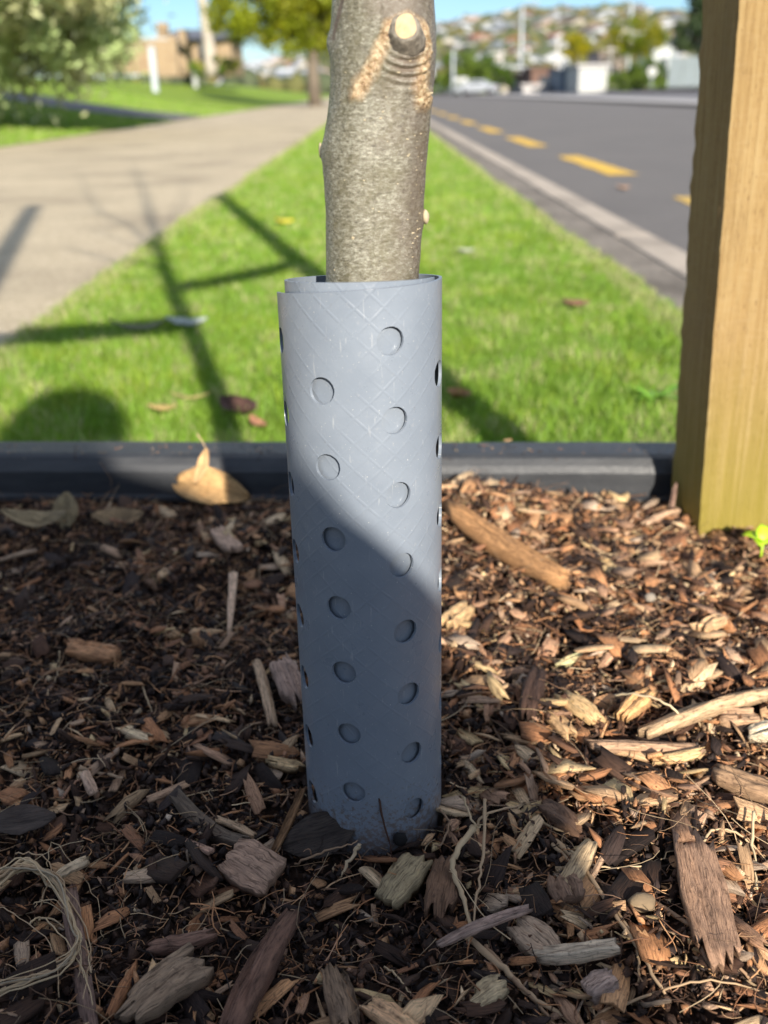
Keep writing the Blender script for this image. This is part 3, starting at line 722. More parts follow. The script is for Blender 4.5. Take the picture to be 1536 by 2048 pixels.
piece('bark_piece', (1080, 1340), (1050, 1430), 42, .011, (.045, .025, .018), 'wet dark bark piece left of the cream sunlit chips', 'bark piece', .011, seed=31)
piece('wood_chip', (1092, 1610), (1150, 1660), 46, .009, (.12, .07, .045), 'brown rectangular bark chip in the shadow below the sunlit patch', 'wood chip', .009, seed=32)
piece('wood_chip', (1035, 1850), (1110, 1910), 66, .009, (.32, .23, .16), 'ridged grey tan wood chip in shadow at lower middle', 'wood chip', .011, seed=33, roll=.2)
piece('wood_chip', (1175, 1988), (1225, 1958), 50, .009, (.37, .27, .22), 'pale pinkish broken chip at the bottom right of middle', 'wood chip', .010, seed=34, splint=.15)
piece('wood_chip', (950, 2000), (1008, 1972), 44, .007, (.36, .28, .17), 'pale tan jagged chip at the very bottom middle', 'wood chip', .008, seed=35)
piece('splinter', (880, 1885), (1060, 1815), 16, .005, (.30, .21, .17), 'thin grey splinter crossing the ridged grey tan chip', 'splinter', .016, seed=36)
piece('splinter', (1072, 1912), (1230, 1900), 28, .007, (.42, .34, .25), 'whitish torn splinter in the shade at lower right', 'splinter', .010, seed=37)
piece('bark_piece', (1120, 1760), (1140, 1800), 66, .010, (.17, .105, .07), 'rounded brown grained chunk beside the ridged grey tan chip', 'bark piece', .010, seed=38)
piece('wood_chip', (660, 1940), (700, 2060), 52, .009, (.17, .115, .075), 'grey brown wood slab at the bottom edge below the guard', 'wood chip', .010, seed=39)
piece('splinter', (740, 2010), (835, 2070), 44, .008, (.52, .32, .18), 'bright orange splintered piece at the bottom edge', 'splinter', .011, seed=40)
piece('bark_piece', (420, 1870), (300, 1900), 30, .008, (.15, .085, .06), 'reddish bark shard above the large weathered chunk', 'bark piece', .010, seed=41)
piece('stick', (140, 1770), (175, 2060), 34, .009, (.15, .095, .075), 'dark brown stick lying under the bundle of straw', 'stick', .008, seed=42, bend=.05)
piece('wood_chip', (1120, 1795), (1180, 1690), 40, .006, (.34, .25, .15), 'pale rough chip at the edge of the sunlight near the bark slab', 'wood chip', .010, seed=43)
piece('wood_chip', (1402, 1255), (1450, 1240), 30, .009, (.44, .29, .16), 'small pale square chip in the sun right of middle', 'wood chip', .010, seed=44, splint=.15)
piece('wood_chip', (895, 1250), (935, 1215), 44, .008, (.46, .31, .16), 'cream chip nearest the sunny side of the guard', 'wood chip', .009, seed=45)
piece('wood_chip', (920, 1380), (975, 1362), 34, .008, (.38, .24, .13), 'tan chip just outside the guard shadow on the right', 'wood chip', .009, seed=46)
piece('splinter', (1290, 1045), (1365, 1018), 13, .005, (.40, .27, .18), 'pale splinter lying in front of the timber post', 'splinter', .012, seed=47)
piece('splinter', (1120, 1330), (1195, 1300), 20, .006, (.62, .50, .27), 'bright cream splinter above the sunlit pair of chips', 'splinter', .010, seed=48)
piece('stick', (1342, 1030), (1352, 968), 9, .004, (.20, .13, .10), 'short brown twig standing upright beside the timber post', 'stick', .004, seed=49, dz=(0, .024), bend=.02)
piece('splinter', (0, 1120), (70, 1100), 12, .004, (.30, .21, .14), 'thin tan splinter at the left edge behind', 'splinter', .009, seed=50)

# leaves
def leaf(name, c, ang, L, W, color, label, cat='dead leaf', curl=.3, lift=.008, z=None, tilt=(0, 0), d=None, fold=.25, rough=.7, crumple=0):
    n, m = 9, 5; V = []; T = []
    r = np.random.default_rng(int(c[0] * 7 + c[1]))
    for i in range(n):
        t = i / (n - 1); w = W * .5 * (math.sin(math.pi * min(1, t * .96 + .02)) ** .75)
        for j in range(m):
            s = j / (m - 1) * 2 - 1
            V.append((L * (t - .5), w * s, abs(s) * w * fold + curl * L * (t - .5) ** 2 * 1.6 + r.normal(0, L * .012) + crumple * math.sin(i * 2.3 + j * 1.7)))
            T.append(np.array(color) * (r.uniform(.75, 1.2) if j != 2 else .7))
    i = np.arange(n * m).reshape(n, m)
    Fq = np.stack([i[:-1, :-1], i[1:, :-1], i[1:, 1:], i[:-1, 1:]], -1).reshape(-1, 4)
    me = npmesh(name, V, Fq, np.array(T), np.array(V)[:, :2] + c[0] * .01, smooth=True)
    o = link(name, me, M_chip)
    md = o.modifiers.new('thickness', 'SOLIDIFY'); md.thickness = .0006
    if z is None:
        p = at_z(c[0], c[1], 0); zz = mulch_hs(p.x, p.y) + lift; p = at_z(c[0], c[1], zz)
    else: p = at_z(c[0], c[1], z)
    o.location = p; o.rotation_euler = (tilt[0], tilt[1], ang)
    return tag(o, label, cat)
leaf('dead_leaf', (640, 1672), .25, .044, .026, (.045, .034, .028), 'dark charcoal leaf leaning against the left foot of the guard', lift=.010, tilt=(.55, -.15), curl=.1)
leaf('curled_leaf', (415, 975), -.22, .088, .040, (.52, .33, .15), 'crumpled orange tan leaf lit by the sun against the black edging', lift=.022, tilt=(.95, .12), curl=-.45, fold=.7, crumple=.0035)
leaf('curled_leaf', (405, 935), 1.1, .040, .012, (.55, .36, .18), 'narrow pale husk sticking up behind the crumpled orange tan leaf', lift=.040, tilt=(.3, -.9), curl=.5, fold=.5)
leaf('curled_leaf', (80, 1045), -.12, .066, .020, (.34, .26, .15), 'curled khaki leaf lying at the far left by the edging', lift=.014, tilt=(.5, 0), curl=.7, fold=.6)
leaf('dead_leaf', (132, 1022), 1.45, .038, .026, (.30, .23, .13), 'olive brown leaf standing on edge beside the curled khaki leaf', lift=.018, tilt=(.1, -1.1), curl=.1)
leaf('dead_leaf', (235, 1040), .3, .050, .030, (.25, .17, .09), 'thin brown leaf under the edging left of middle', lift=.010, tilt=(.3, .1), curl=.4)
leaf('bark_flake', (40, 1645), .3, .040, .024, (.060, .045, .038), 'large near black bark flake at the left edge', 'bark piece', lift=.008, tilt=(.1, .1), curl=.1)
leaf('bark_flake', (1230, 990), .3, .035, .018, (.38, .24, .13), 'pale flake propped on the mulch in front of the edging', 'bark piece', lift=.008, tilt=(.5, .1), curl=.2)

# long roots and straws
def strand(name, pts, rad, color, label, cat='root', lift=.006, n=6, hs=None, jitter=.0004):
    P = []
    for i, (px, py) in enumerate(pts):
        p = at_z(px, py, 0); h = mulch_hs(p.x, p.y) + (lift if hs is None else hs[i]); P.append(at_z(px, py, h))
    Q = []
    for i in range(len(P) - 1):
        p0 = P[max(0, i - 1)]; p1 = P[i]; p2 = P[i + 1]; p3 = P[min(len(P) - 1, i + 2)]
        for k in range(6):
            t = k / 6
            Q.append(.5 * ((2 * p1) + (p2 - p0) * t + (2 * p0 - 5 * p1 + 4 * p2 - p3) * t * t + (3 * p1 - p0 - 3 * p2 + p3) * t ** 3))
    Q.append(P[-1])
    Q = [q + Vector((random.gauss(0, jitter), random.gauss(0, jitter), random.gauss(0, jitter))) for q in Q]
    m = MB(); m.tube(Q, [rad * (1 - .55 * k / len(Q)) * random.uniform(.85, 1.15) for k in range(len(Q))], n)
    me = bpy.data.meshes.new(name); m.bm.to_mesh(me); m.bm.free()
    a = me.attributes.new('tint', 'FLOAT_COLOR', 'POINT'); a.data.foreach_set('color', list((*color, 1)) * len(me.vertices))
    for p in me.polygons: p.use_smooth = True
    return tag(link(name, me, M_chip), label, cat)
ST = (.48, .36, .22); S2 = (.40, .28, .17); S3 = (.28, .18, .11)
strand('root', [(1030, 1628), (1068, 1640), (1140, 1668), (1215, 1690), (1260, 1700)], .0009, ST, 'pale arching root reaching right from the guard foot into the light')
strand('root', [(950, 1655), (915, 1700), (906, 1735), (925, 1790), (938, 1850)], .0021, ST, 'thickest pale root bending down beside the guard foot', hs=[.018, .02, .016, .012, .008])
strand('root', [(950, 1655), (970, 1630), (1010, 1618), (1045, 1608)], .0009, S2, 'short root forking up right from the thickest pale root', hs=[.018, .022, .020, .022])
strand('root', [(970, 1600), (968, 1680), (960, 1760), (948, 1840), (938, 1890)], .0010, S2, 'straight brown root hanging across the thickest pale root', hs=[.028, .022, .016, .010, .006])
strand('root', [(925, 1595), (945, 1640), (960, 1655), (978, 1625)], .0007, ST, 'small pale rootlet forming a hook at the guard foot', hs=[.02, .022, .018, .022])
strand('root', [(1040, 1680), (1010, 1712), (960, 1735), (900, 1745)], .0007, S2, 'fine root curling under the thickest pale root')
strand('root', [(880, 1620), (900, 1650), (880, 1690), (870, 1690)], .0008, S3, 'brown rootlet looped at the right foot of the guard', hs=[.014, .016, .012, .008])
strand('root', [(1110, 1680), (1170, 1740), (1230, 1830), (1290, 1920), (1330, 1990)], .0016, S2, 'long tan root running down diagonally under the bark slab')
strand('root', [(1105, 1690), (1180, 1760), (1240, 1830), (1275, 1900), (1275, 1965)], .0012, S2, 'second tan root running beside the long diagonal root')
strand('root', [(1130, 1690), (1160, 1715), (1210, 1735), (1290, 1730), (1350, 1700)], .0007, ST, 'thin root curving in front of the bark slab top')
strand('root', [(1400, 1690), (1430, 1660), (1480, 1670), (1520, 1710), (1550, 1760)], .0008, ST, 'pale root arching over the top of the bark slab')
strand('root', [(1508, 1620), (1506, 1690), (1515, 1780)], .0011, (.52, .42, .26), 'straight yellow straw standing at the right edge', hs=[.02, .014, .006])
strand('root', [(1230, 1390), (1290, 1392), (1345, 1415), (1370, 1450)], .0011, (.58, .47, .30), 'cream root arching over the orange tan wedge chip', hs=[.014, .018, .016, .008])
strand('root', [(930, 1870), (1010, 1940), (1060, 1990), (1160, 2060)], .0020, S2, 'thick tan root running off the bottom edge right of middle')
strand('root', [(970, 1890), (1030, 1960), (1080, 2010), (1120, 2070)], .0016, S3, 'brown root beside the thick tan root at the bottom edge')
strand('root', [(1290, 1790), (1420, 1880), (1500, 1960)], .0014, S3, 'brown root passing below the bark slab to the right edge')
strand('root', [(1170, 2050), (1300, 1990), (1420, 1960), (1550, 1990)], .0008, S2, 'thin root lying along the lower right corner')
strand('root', [(1385, 1210), (1330, 1260), (1290, 1310), (1250, 1360)], .0009, (.44, .31, .19), 'straight tan stalk crossing the sunlit mulch')
strand('root', [(1235, 1130), (1290, 1090), (1350, 1050), (1400, 1062)], .0008, (.5, .37, .22), 'pale stalk lying in front of the timber post')
strand('root', [(1180, 1090), (1220, 1110), (1250, 1105)], .0007, (.5, .37, .22), 'short pale stalk in the sun behind')
strand('root', [(757, 1590), (766, 1640), (780, 1690), (784, 1730)], .0007, (.06, .03, .02), 'dark thin twig standing up against the guard foot', 'twig', hs=[.040, .026, .010, .002], jitter=.0001)
strand('root', [(720, 1690), (700, 1722), (680, 1755)], .0014, (.5, .38, .24), 'pale straw poking out below the guard', hs=[.016, .010, .004])
strand('root', [(590, 1728), (640, 1705), (690, 1690), (715, 1682)], .0007, S3, 'fine brown root arching from the charcoal leaf', hs=[.006, .012, .016, .016])
strand('root', [(100, 1337), (150, 1340), (180, 1350), (215, 1372)], .0008, ST, 'thin pale thread lying below the orange brown chip')
strand('root', [(120, 1302), (118, 1330), (110, 1365)], .0007, ST, 'short pale thread crossing the thin thread on the left', hs=[.016, .010, .006])
strand('root', [(285, 1370), (295, 1400), (306, 1430)], .0007, ST, 'fine curved thread at mid left')
strand('root', [(160, 1535), (200, 1545), (245, 1556)], .0014, (.40, .28, .18), 'pale straight stalk above the small square cut chip')
strand('root', [(125, 1595), (145, 1570), (165, 1555)], .0010, (.33, .18, .11), 'reddish stalk left of the small square cut chip')
strand('root', [(770, 1935), (800, 1960), (820, 1990)], .0006, ST, 'thin looped thread near the bottom middle')
strand('root', [(395, 868), (408, 892), (412, 930), (404, 985)], .0007, (.55, .40, .24), 'thin dry tendril curling up from the crumpled tan leaf', 'tendril', hs=[.078, .066, .040, .01])
strand('root', [(150, 890), (152, 930), (157, 960)], .0005, (.15, .10, .08), 'thin hair in front of the dark edging at left', 'tendril', hs=[.06, .035, .012])
strand('root', [(200, 925), (222, 960), (215, 985)], .0006, (.25, .17, .12), 'thin dark tendril in front of the edging left of the leaf', 'tendril', hs=[.045, .022, .01])
strand('root', [(0, 1770), (60, 1725), (120, 1780), (150, 1850), (155, 1900), (120, 1930), (0, 1985)], .0016, ST, 'broad bundle of straw bending at the lower left corner', 'straw', lift=.016)
for k in range(11):
    o = random.uniform(-14, 14); o2 = random.uniform(-16, 16)
    strand('straw', [(-20, 1760 + o * 2 + k * 3), (50 + o, 1728 + o2), (105 + o2, 1765 + o), (150 + o, 1845 + o2), (158 + o * .5, 1892 + o), (115 + o, 1935 + o2), (-20, 1990 + o * 2.2)], random.uniform(.0004, .0011), random.choice([ST, S2, (.33, .27, .19)]),
           'dry straw strand in the tangled bundle at the lower left corner', 'straw', lift=random.uniform(.013, .026))['group'] = 'dry straw strands tangled at the lower left corner'
for k in range(8):
    x0 = random.uniform(-10, 100); y0 = random.uniform(1700, 1860)
    strand('straw', [(x0, y0), (x0 + random.uniform(10, 60), y0 - random.uniform(-30, 60)), (x0 + random.uniform(80, 120), y0 + random.uniform(30, 90)), (x0 + random.uniform(80, 150), y0 + random.uniform(100, 190))], random.uniform(.0003, .0006), random.choice([ST, S2]),
           'fine dry thread looping loosely over the lower left corner', 'straw', lift=random.uniform(.008, .022))['group'] = 'fine threads looping at the lower left corner'
# pebble
def pebble(c, s, color, label):
    bm = bmesh.new(); bmesh.ops.create_icosphere(bm, subdivisions=2, radius=.5)
    for v in bm.verts: v.co *= 1 + random.gauss(0, .07)
    me = bpy.data.meshes.new('pebble'); bm.to_mesh(me); bm.free()
    a = me.attributes.new('tint', 'FLOAT_COLOR', 'POINT'); a.data.foreach_set('color', list((*color, 1)) * len(me.vertices))
    for p in me.polygons: p.use_smooth = True
    o = link('pebble', me, M_crumb); p = at_z(*c, 0); o.location = at_z(*c, mulch_hs(p.x, p.y) + s[2] * .6 + .006); o.scale = s
    tag(o, label, 'pebble')
pebble((1285, 1805), (.015, .011, .009), (.42, .30, .18), 'rounded tan pebble in the shade left of the bark slab')
pebble((1300, 1195), (.010, .009, .008), (.40, .34, .27), 'small grey pebble in the sunlit mulch on the right')
pebble((800, 1678), (.008, .007, .009), (.012, .010, .010), 'small black lump of bark touching the guard foot')

# small green seedling by the post
sd = empty('seedling', at_z(1522, 1112, -.004)); tag(sd, 'bright lime green seedling at the right edge by the timber post', 'plant')
M_lime = flat('lime_leaf', (.36, .55, .02), .45, .4, .1, 80)
for a, l, t in ((2.9, .020, .2), (.3, .024, .3), (1.6, .018, .9), (4.2, .018, .1)):
    m = MB(); V = []
    for i in range(6):
        u = i / 5; w = l * .42 * math.sin(math.pi * min(1, u * .95 + .03))
        V += [(u * l, -w, .004 + w * .5), (u * l, 0, .004 + l * .2 * u * (1 - u)), (u * l, w, .004 + w * .5)]
    m.poly(V, [(3 * i + j, 3 * i + j + 1, 3 * i + j + 4, 3 * i + j + 3) for i in range(5) for j in range(2)])
    o = m.build('leaf', M_lime, sd, True); o.rotation_euler = (0, -t, a); o.location = (0, 0, .012)
    o.modifiers.new('thickness', 'SOLIDIFY').thickness = .0008
m = MB(); m.tube([(0, 0, -.01), (0, 0, .014)], .0012, 6); m.build('stem', M_lime, sd, True)

# ================================================================== THE TREE GUARD (a rolled grey plastic sheet with round holes)
from mathutils.geometry import delaunay_2d_cdt
GTOP, GTW = .3195, .89
def g_angle_of(px, py):
    """angle and height where the sight line meets the guard's cylinder"""
    r = ray(px, py); o = Vector((0 - GX, 0 - GY, CAM_H))
    a = r.x ** 2 + r.y ** 2; b_ = 2 * (o.x * r.x + o.y * r.y); c = o.x ** 2 + o.y ** 2 - GR ** 2
    t = (-b_ - math.sqrt(max(0, b_ * b_ - 4 * a * c))) / (2 * a); p = o + r * t
    return math.atan2(p.x, -p.y), p.z
S0, S1 = R_(-97), R_(440)
HR = .0069
holes = []
a_r, z_r = g_angle_of(781, 672); a_l, z_l = g_angle_of(640, 766)
for j in range(-2, 5):
    for k in range(-1, 9):
        odd = j % 2
        z = (z_l if odd else z_r) - .0392 * k
        ph = a_r + j * (a_r - a_l) + GTW * (z_r - z)
        if not (.012 < z < .306): continue
        if ph < S0 + .22: continue
        holes.append((ph * GR, z))
pts, edges = [], []
W0, W1 = S0 * GR, S1 * GR
nu, nv = 118, 84
for i in range(nu + 1):
    for j in range(nv + 1):
        s = W0 + (W1 - W0) * i / nu; t = -.02 + (GTOP + .02) * j / nv
        if 0 < i < nu and 0 < j < nv:
            if any((s - a) ** 2 + (t - b_) ** 2 < (HR + .0012) ** 2 for a, b_ in holes): continue
        pts.append(Vector((s, t)))
for a, b_ in holes:
    n0 = len(pts); NH = 40
    pts += [Vector((a + HR * math.cos(2 * math.pi * k / NH) * random.uniform(.99, 1.01), b_ + HR * math.sin(2 * math.pi * k / NH))) for k in range(NH)]
    edges += [(n0 + k, n0 + (k + 1) % NH) for k in range(NH)]
cv, ce, cf, *_ = delaunay_2d_cdt(pts, edges, [], 0, 1e-6)
cf = [f for f in cf if not any((sum(cv[i].x for i in f) / 3 - a) ** 2 + (sum(cv[i].y for i in f) / 3 - b_) ** 2 < (HR * .985) ** 2 for a, b_ in holes)]
V = []; uv = []
for p in cv:
    ph = p.x / GR; turn = (ph - S0) / (2 * math.pi)
    r = GR + .0010 - .0034 * turn + .00035 * math.sin(ph * 2 + 1) * (1 - p.y / GTOP)
    if turn < .05: r += .0012 * (1 - turn / .05)
    lower = .0062 * max(0, 1 - (ph - S0) / R_(190))
    zz = p.y - lower * max(0, p.y / GTOP)
    zz -= .0085 * (1 - math.cos(ph)) / 2 * (p.y / GTOP) ** 3
    V.append((r * math.sin(ph), -r * math.cos(ph), zz)); uv.append((p.x, p.y))
me = npmesh('tree_guard', np.array(V), np.array([tuple(f) for f in cf]), None, np.array(uv), smooth=True)
guard = link('tree_guard', me, M_pvc, None, (GX, GY, 0))
md = guard.modifiers.new('thickness', 'SOLIDIFY'); md.thickness = .0015; md.offset = -1; md.use_even_offset = False
md = guard.modifiers.new('edges', 'EDGE_SPLIT'); md.split_angle = R_(40)
tag(guard, 'grey plastic tree guard rolled round the trunk foot, punched with round holes', 'tree guard')

# ================================================================== THE YOUNG TREE
def sh_plane(px, py, Y, z=GZ):
    p = at_z(px, py, z); t = (p.y - Y) / -S2S.y
    return p + S2S * t
outline = [(-40, 664, 868), (0, 664, 866), (60, 661, 868), (100, 658, 869), (150, 659, 868), (205, 657, 865), (264, 649, 860), (293, 643, 857), (322, 643.5, 853), (381, 649, 850), (440, 651, 846), (498, 651, 843), (565, 651, 838), (640, 650, 834)]
ctr, rad_, zz = [], [], []
for py, xl, xr in outline:
    a = at_d(xl, py, GY); b_ = at_d(xr, py, GY); c = (a + b_) / 2
    ctr.append(c); rad_.append((b_ - a).length / 2 * .992); zz.append(c.z)
zz, ctr, rad_ = zz[::-1], ctr[::-1], rad_[::-1]
upper = [(395, 700), (345, 600), (318, 520), (300, 430), (283, 370), (270, 330)]
ups = [sh_plane(x, y, GY) for x, y in upper]
lev = [(-.12, ctr[0].x - .002, rad_[0] * 1.12), (.10, ctr[0].x - .001, rad_[0] * 1.02)] + [(z, c.x, r) for z, c, r in zip(zz, ctr, rad_)]
for q, r in zip(ups, (.025, .024, .021, .015, .010, .006)):
    if q.z > lev[-1][0] + .06: lev.append((q.z, q.x * .8, r))
lz = np.array([l[0] for l in lev]); lx = np.array([l[1] for l in lev]); lr = np.array([l[2] for l in lev])
zs = np.concatenate([np.linspace(-.12, .28, 20)[:-1], np.linspace(.28, .475, 300), np.linspace(.49, lz[-1], 50)])
NA = 220
def smooth_interp(z, xs, ys):
    return np.interp(z, xs, ys) * .5 + .25 * np.interp(z - .006, xs, ys) + .25 * np.interp(z + .006, xs, ys)
cx = smooth_interp(zs, lz, lx); rr = smooth_interp(zs, lz, lr)
th = np.linspace(0, 2 * math.pi, NA, endpoint=False)
TH, ZZ = np.meshgrid(th, zs); RR = np.repeat(rr[:, None], NA, 1)
SX = np.sin(TH); CYs = -np.cos(TH)           # th = 0 faces the camera
Rm = RR + .0009 * fbm(TH * 2.2 + 5, ZZ * 40, 4, 3) + .0005 * fbm(TH * 9, ZZ * 260, 3, 9)
PX_ = cx[:, None] + Rm * SX; PY_ = GY + Rm * CYs
front = (np.cos(TH) > 0)
def surf(px, py):            # picture point -> (x, z) on the front of the trunk
    p = at_d(px, py, GY - .021); return p.x, p.z
def seg_mask(points, w0, w1):
    P = [surf(*q) for q in points]; best = np.full(PX_.shape, 9.0)
    for i in range(len(P) - 1):
        ax, az = P[i]; bx, bz = P[i + 1]; L2 = (bx - ax) ** 2 + (bz - az) ** 2
        t = np.clip(((PX_ - ax) * (bx - ax) + (ZZ - az) * (bz - az)) / L2, 0, 1)
        d = np.hypot(PX_ - ax - t * (bx - ax), ZZ - az - t * (bz - az)); w = w0 + (w1 - w0) * (i + t) / (len(P) - 1)
        best = np.minimum(best, d / w)
    n = .9 * fbm(PX_ * 420, ZZ * 420, 3, 44)
    return np.clip(1.5 - best * 1.15 + n, 0, 1) * front
cork = np.maximum(seg_mask([(778, 48), (768, 75), (755, 110), (735, 150), (715, 182)], .0023, .0044), seg_mask([(838, 52), (846, 90), (840, 130), (836, 165), (848, 200)], .0022, .0044))
cork = np.maximum(cork, .55 * seg_mask([(782, 40), (808, 26), (838, 44)], .0015, .0015))
collar_c = surf(808, 92); dcol = np.hypot((PX_ - collar_c[0]) / 1.0, (ZZ - collar_c[1]) / 1.7)
bulge = np.exp(-(dcol / .011) ** 2) * front
dst = np.hypot(PX_ - surf(808, 60)[0], (ZZ - surf(808, 60)[1]) * .9)
wr = np.clip((surf(808, 80)[1] - ZZ) / .004, 0, 1) * np.exp(-((dst - .0135) / .0055) ** 2) * np.exp(-((PX_ - collar_c[0]) / .009) ** 2) * front
Rm = Rm + .0050 * bulge + .0017 * cork * (.6 + 1.6 * fbm(PX_ * 900, ZZ * 900, 3, 8)) + .0011 * wr * np.sin(dst * 2 * math.pi / .0030 + 1.5 * fbm(PX_ * 200, ZZ * 200, 2, 3))
def knot(px, py, side, h, w):
    z0 = at_d(px, py, GY).z; d = np.hypot(((TH - side + math.pi) % (2 * math.pi) - math.pi) * .022, ZZ - z0); return h * np.exp(-(d / w) ** 2)
Rm = Rm + knot(655, 84, R_(-85), .0016, .0045) + knot(643, 300, R_(-85), .0012, .004) + knot(848, 440, R_(88), .0008, .004)
PX_ = cx[:, None] + Rm * SX; PY_ = GY + Rm * CYs
nz = len(zs); idx = np.arange(nz * NA).reshape(nz, NA); nxt = np.roll(idx, -1, 1)
Fq = np.stack([idx[:-1], nxt[:-1], nxt[1:], idx[1:]], -1).reshape(-1, 4)
dark = np.clip(seg_mask([(683, 0), (672, 40), (664, 75)], .0010, .0010), 0, 1) * .8 + .5 * wr * (np.sin(dst * 2 * math.pi / .0030) < -.3)
tt = np.stack([cork, np.clip(dark, 0, 1), np.zeros_like(cork)], -1).reshape(-1, 3)
tree = empty('young_tree', (GX, GY, 0)); tag(tree, 'young bare street tree with mottled grey bark and a pruned branch stub', 'tree')
off = Vector((-GX, -GY, 0))
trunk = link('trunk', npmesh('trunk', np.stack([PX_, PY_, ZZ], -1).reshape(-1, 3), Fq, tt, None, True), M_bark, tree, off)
# branches
def bez(P, n=10):
    Q = []
    for i in range(len(P) - 1):
        p0 = P[max(0, i - 1)]; p1 = P[i]; p2 = P[i + 1]; p3 = P[min(len(P) - 1, i + 2)]
        for k in range(n):
            t = k / n
            Q.append(.5 * ((2 * p1) + (p2 - p0) * t + (2 * p0 - 5 * p1 + 4 * p2 - p3) * t * t + (3 * p1 - p0 - 3 * p2 + p3) * t ** 3))
    return Q + [P[-1]]
br = [([(318, 522), (285, 480), (250, 445), (195, 425), (160, 380), (140, 330)], .0095), ([(325, 545), (270, 530), (200, 515), (110, 490)], .008), ([(318, 520), (290, 495), (240, 480), (160, 455)], .006),
      ([(312, 500), (340, 440), (372, 400), (375, 350)], .006), ([(240, 530), (190, 540), (150, 560)], .004), ([(250, 445), (215, 450), (170, 470)], .004), ([(195, 425), (150, 420), (110, 430)], .004),
      ([(285, 370), (262, 350), (255, 310)], .004), ([(330, 560), (300, 560), (240, 575)], .005), ([(318, 470), (290, 440), (280, 400)], .004)]
for k, (pl, r0) in enumerate(br):
    P = [sh_plane(x, y, GY + .05 * math.sin(k * 2.1 + i * .9) * i) for i, (x, y) in enumerate(pl)]
    Q = bez([Vector((q.x * .9, q.y, q.z)) for q in P]); m = MB()
    m.tube(Q, [r0 * 1.5 * (1 - .75 * i / len(Q)) for i in range(len(Q))], 7)
    o = m.build('branch', M_bark_far, tree, True); o.location = off
# the pruned stub
st = at_d(808, 84, GY - .0190); tip = at_d(811, 54, GY - .0305)
m = MB(); ax = (tip - st)
m.tube([st, st + ax * .35, st + ax * .7, st + ax * .92, tip], [.0100, .0086, .0070, .0064, .0056], 22)
for v in m.bm.verts: v.co += Vector((random.gauss(0, .00022), random.gauss(0, .0002), random.gauss(0, .00022)))
M_stub = flat('stub_bark', (.20, .175, .14), .6, .4, .30, 420, .0006)
stub = m.build('pruned_stub', M_stub, tree, True); stub.location = off
stub.data.attributes.new('tint', 'FLOAT_COLOR', 'POINT').data.foreach_set('color', [0.05, .12, 0, 1] * len(stub.data.vertices))
m = MB(); nrm = ax.normalized(); n2 = (nrm + Vector((0, -.9, .1))).normalized(); x_ = n2.cross(Vector((0, 0, 1))).normalized(); y_ = n2.cross(x_)
c0 = tip + ax * .03 + n2 * .0006
ringv = [c0 + x_ * math.cos(a) * .0044 * (1 + .06 * math.sin(3 * a)) + y_ * math.sin(a) * .0054 * (1 + .08 * math.sin(2 * a + 1)) for a in np.linspace(0, 2 * math.pi, 26, endpoint=False)]
ringb = [p - n2 * .0035 for p in ringv]
m.poly(ringv + ringb + [c0 + n2 * .0005], [(i, (i + 1) % 26, 52) for i in range(26)] + [(i, 26 + i, 26 + (i + 1) % 26, (i + 1) % 26) for i in range(26)])
cfc = m.build('cut_face', flat('cut_wood', (.46, .35, .20), .7, .3, .15, 260, .0003), stub)
# small bud below the stub, lenticels and loose flakes
M_bud = flat('orange_bark_scar', (.38, .19, .10), .7, .3, .2, 300)
M_len = flat('cream_lenticel', (.42, .35, .23), .75, .3, .2, 400)
def blob(name, px, py, dd, sx, sy, sz, mat, parent):
    bm = bmesh.new(); bmesh.ops.create_icosphere(bm, subdivisions=2, radius=1)
    for v in bm.verts: v.co *= 1 + random.gauss(0, .12)
    me = bpy.data.meshes.new(name); bm.to_mesh(me); bm.free()
    for p in me.polygons: p.use_smooth = True
    o = link(name, me, mat, parent); o.location = at_d(px, py, dd) + off; o.scale = (sx, sy, sz); return o
blob('leaf_scar', 784, 142, GY - .0222, .0026, .0012, .0011, M_bud, tree)
blob('loose_bark_flake', 851, 434, GY - .002, .0018, .0022, .0034, M_len, tree)
blob('loose_bark_flake', 641, 300, GY, .0009, .002, .0035, M_len, tree)
bm = bmesh.new(); rl = random.Random(3)
for k in range(75):
    py = rl.uniform(60, 560); px = rl.uniform(650, 858) if rl.random() < .35 else rl.gauss(828, 16)
    r = ray(px, py); z = at_d(px, py, GY - .018).z
    i = int(np.argmin(np.abs(zs - z))); sx_ = (at_d(px, py, GY - .015).x - cx[i]) / rr[i]
    if abs(sx_) > .97: continue
    a = math.asin(sx_); j = int(round(a / (2 * math.pi) * NA)) % NA
    c = Vector((PX_[i, j], PY_[i, j], ZZ[i, j]))
    s = rl.uniform(.00018, .00045) * (1 if rl.random() < .85 else 1.7)
    g = bmesh.ops.create_icosphere(bm, subdivisions=1, radius=1.0)
    for v in g['verts']: v.co = c + Vector((v.co.x * s * rl.uniform(1.0, 2.6), v.co.y * s, v.co.z * s * .8))
me = bpy.data.meshes.new('lenticels'); bm.to_mesh(me); bm.free()
o = link('lenticels', me, M_len, tree, off); o['kind'] = 'stuff'

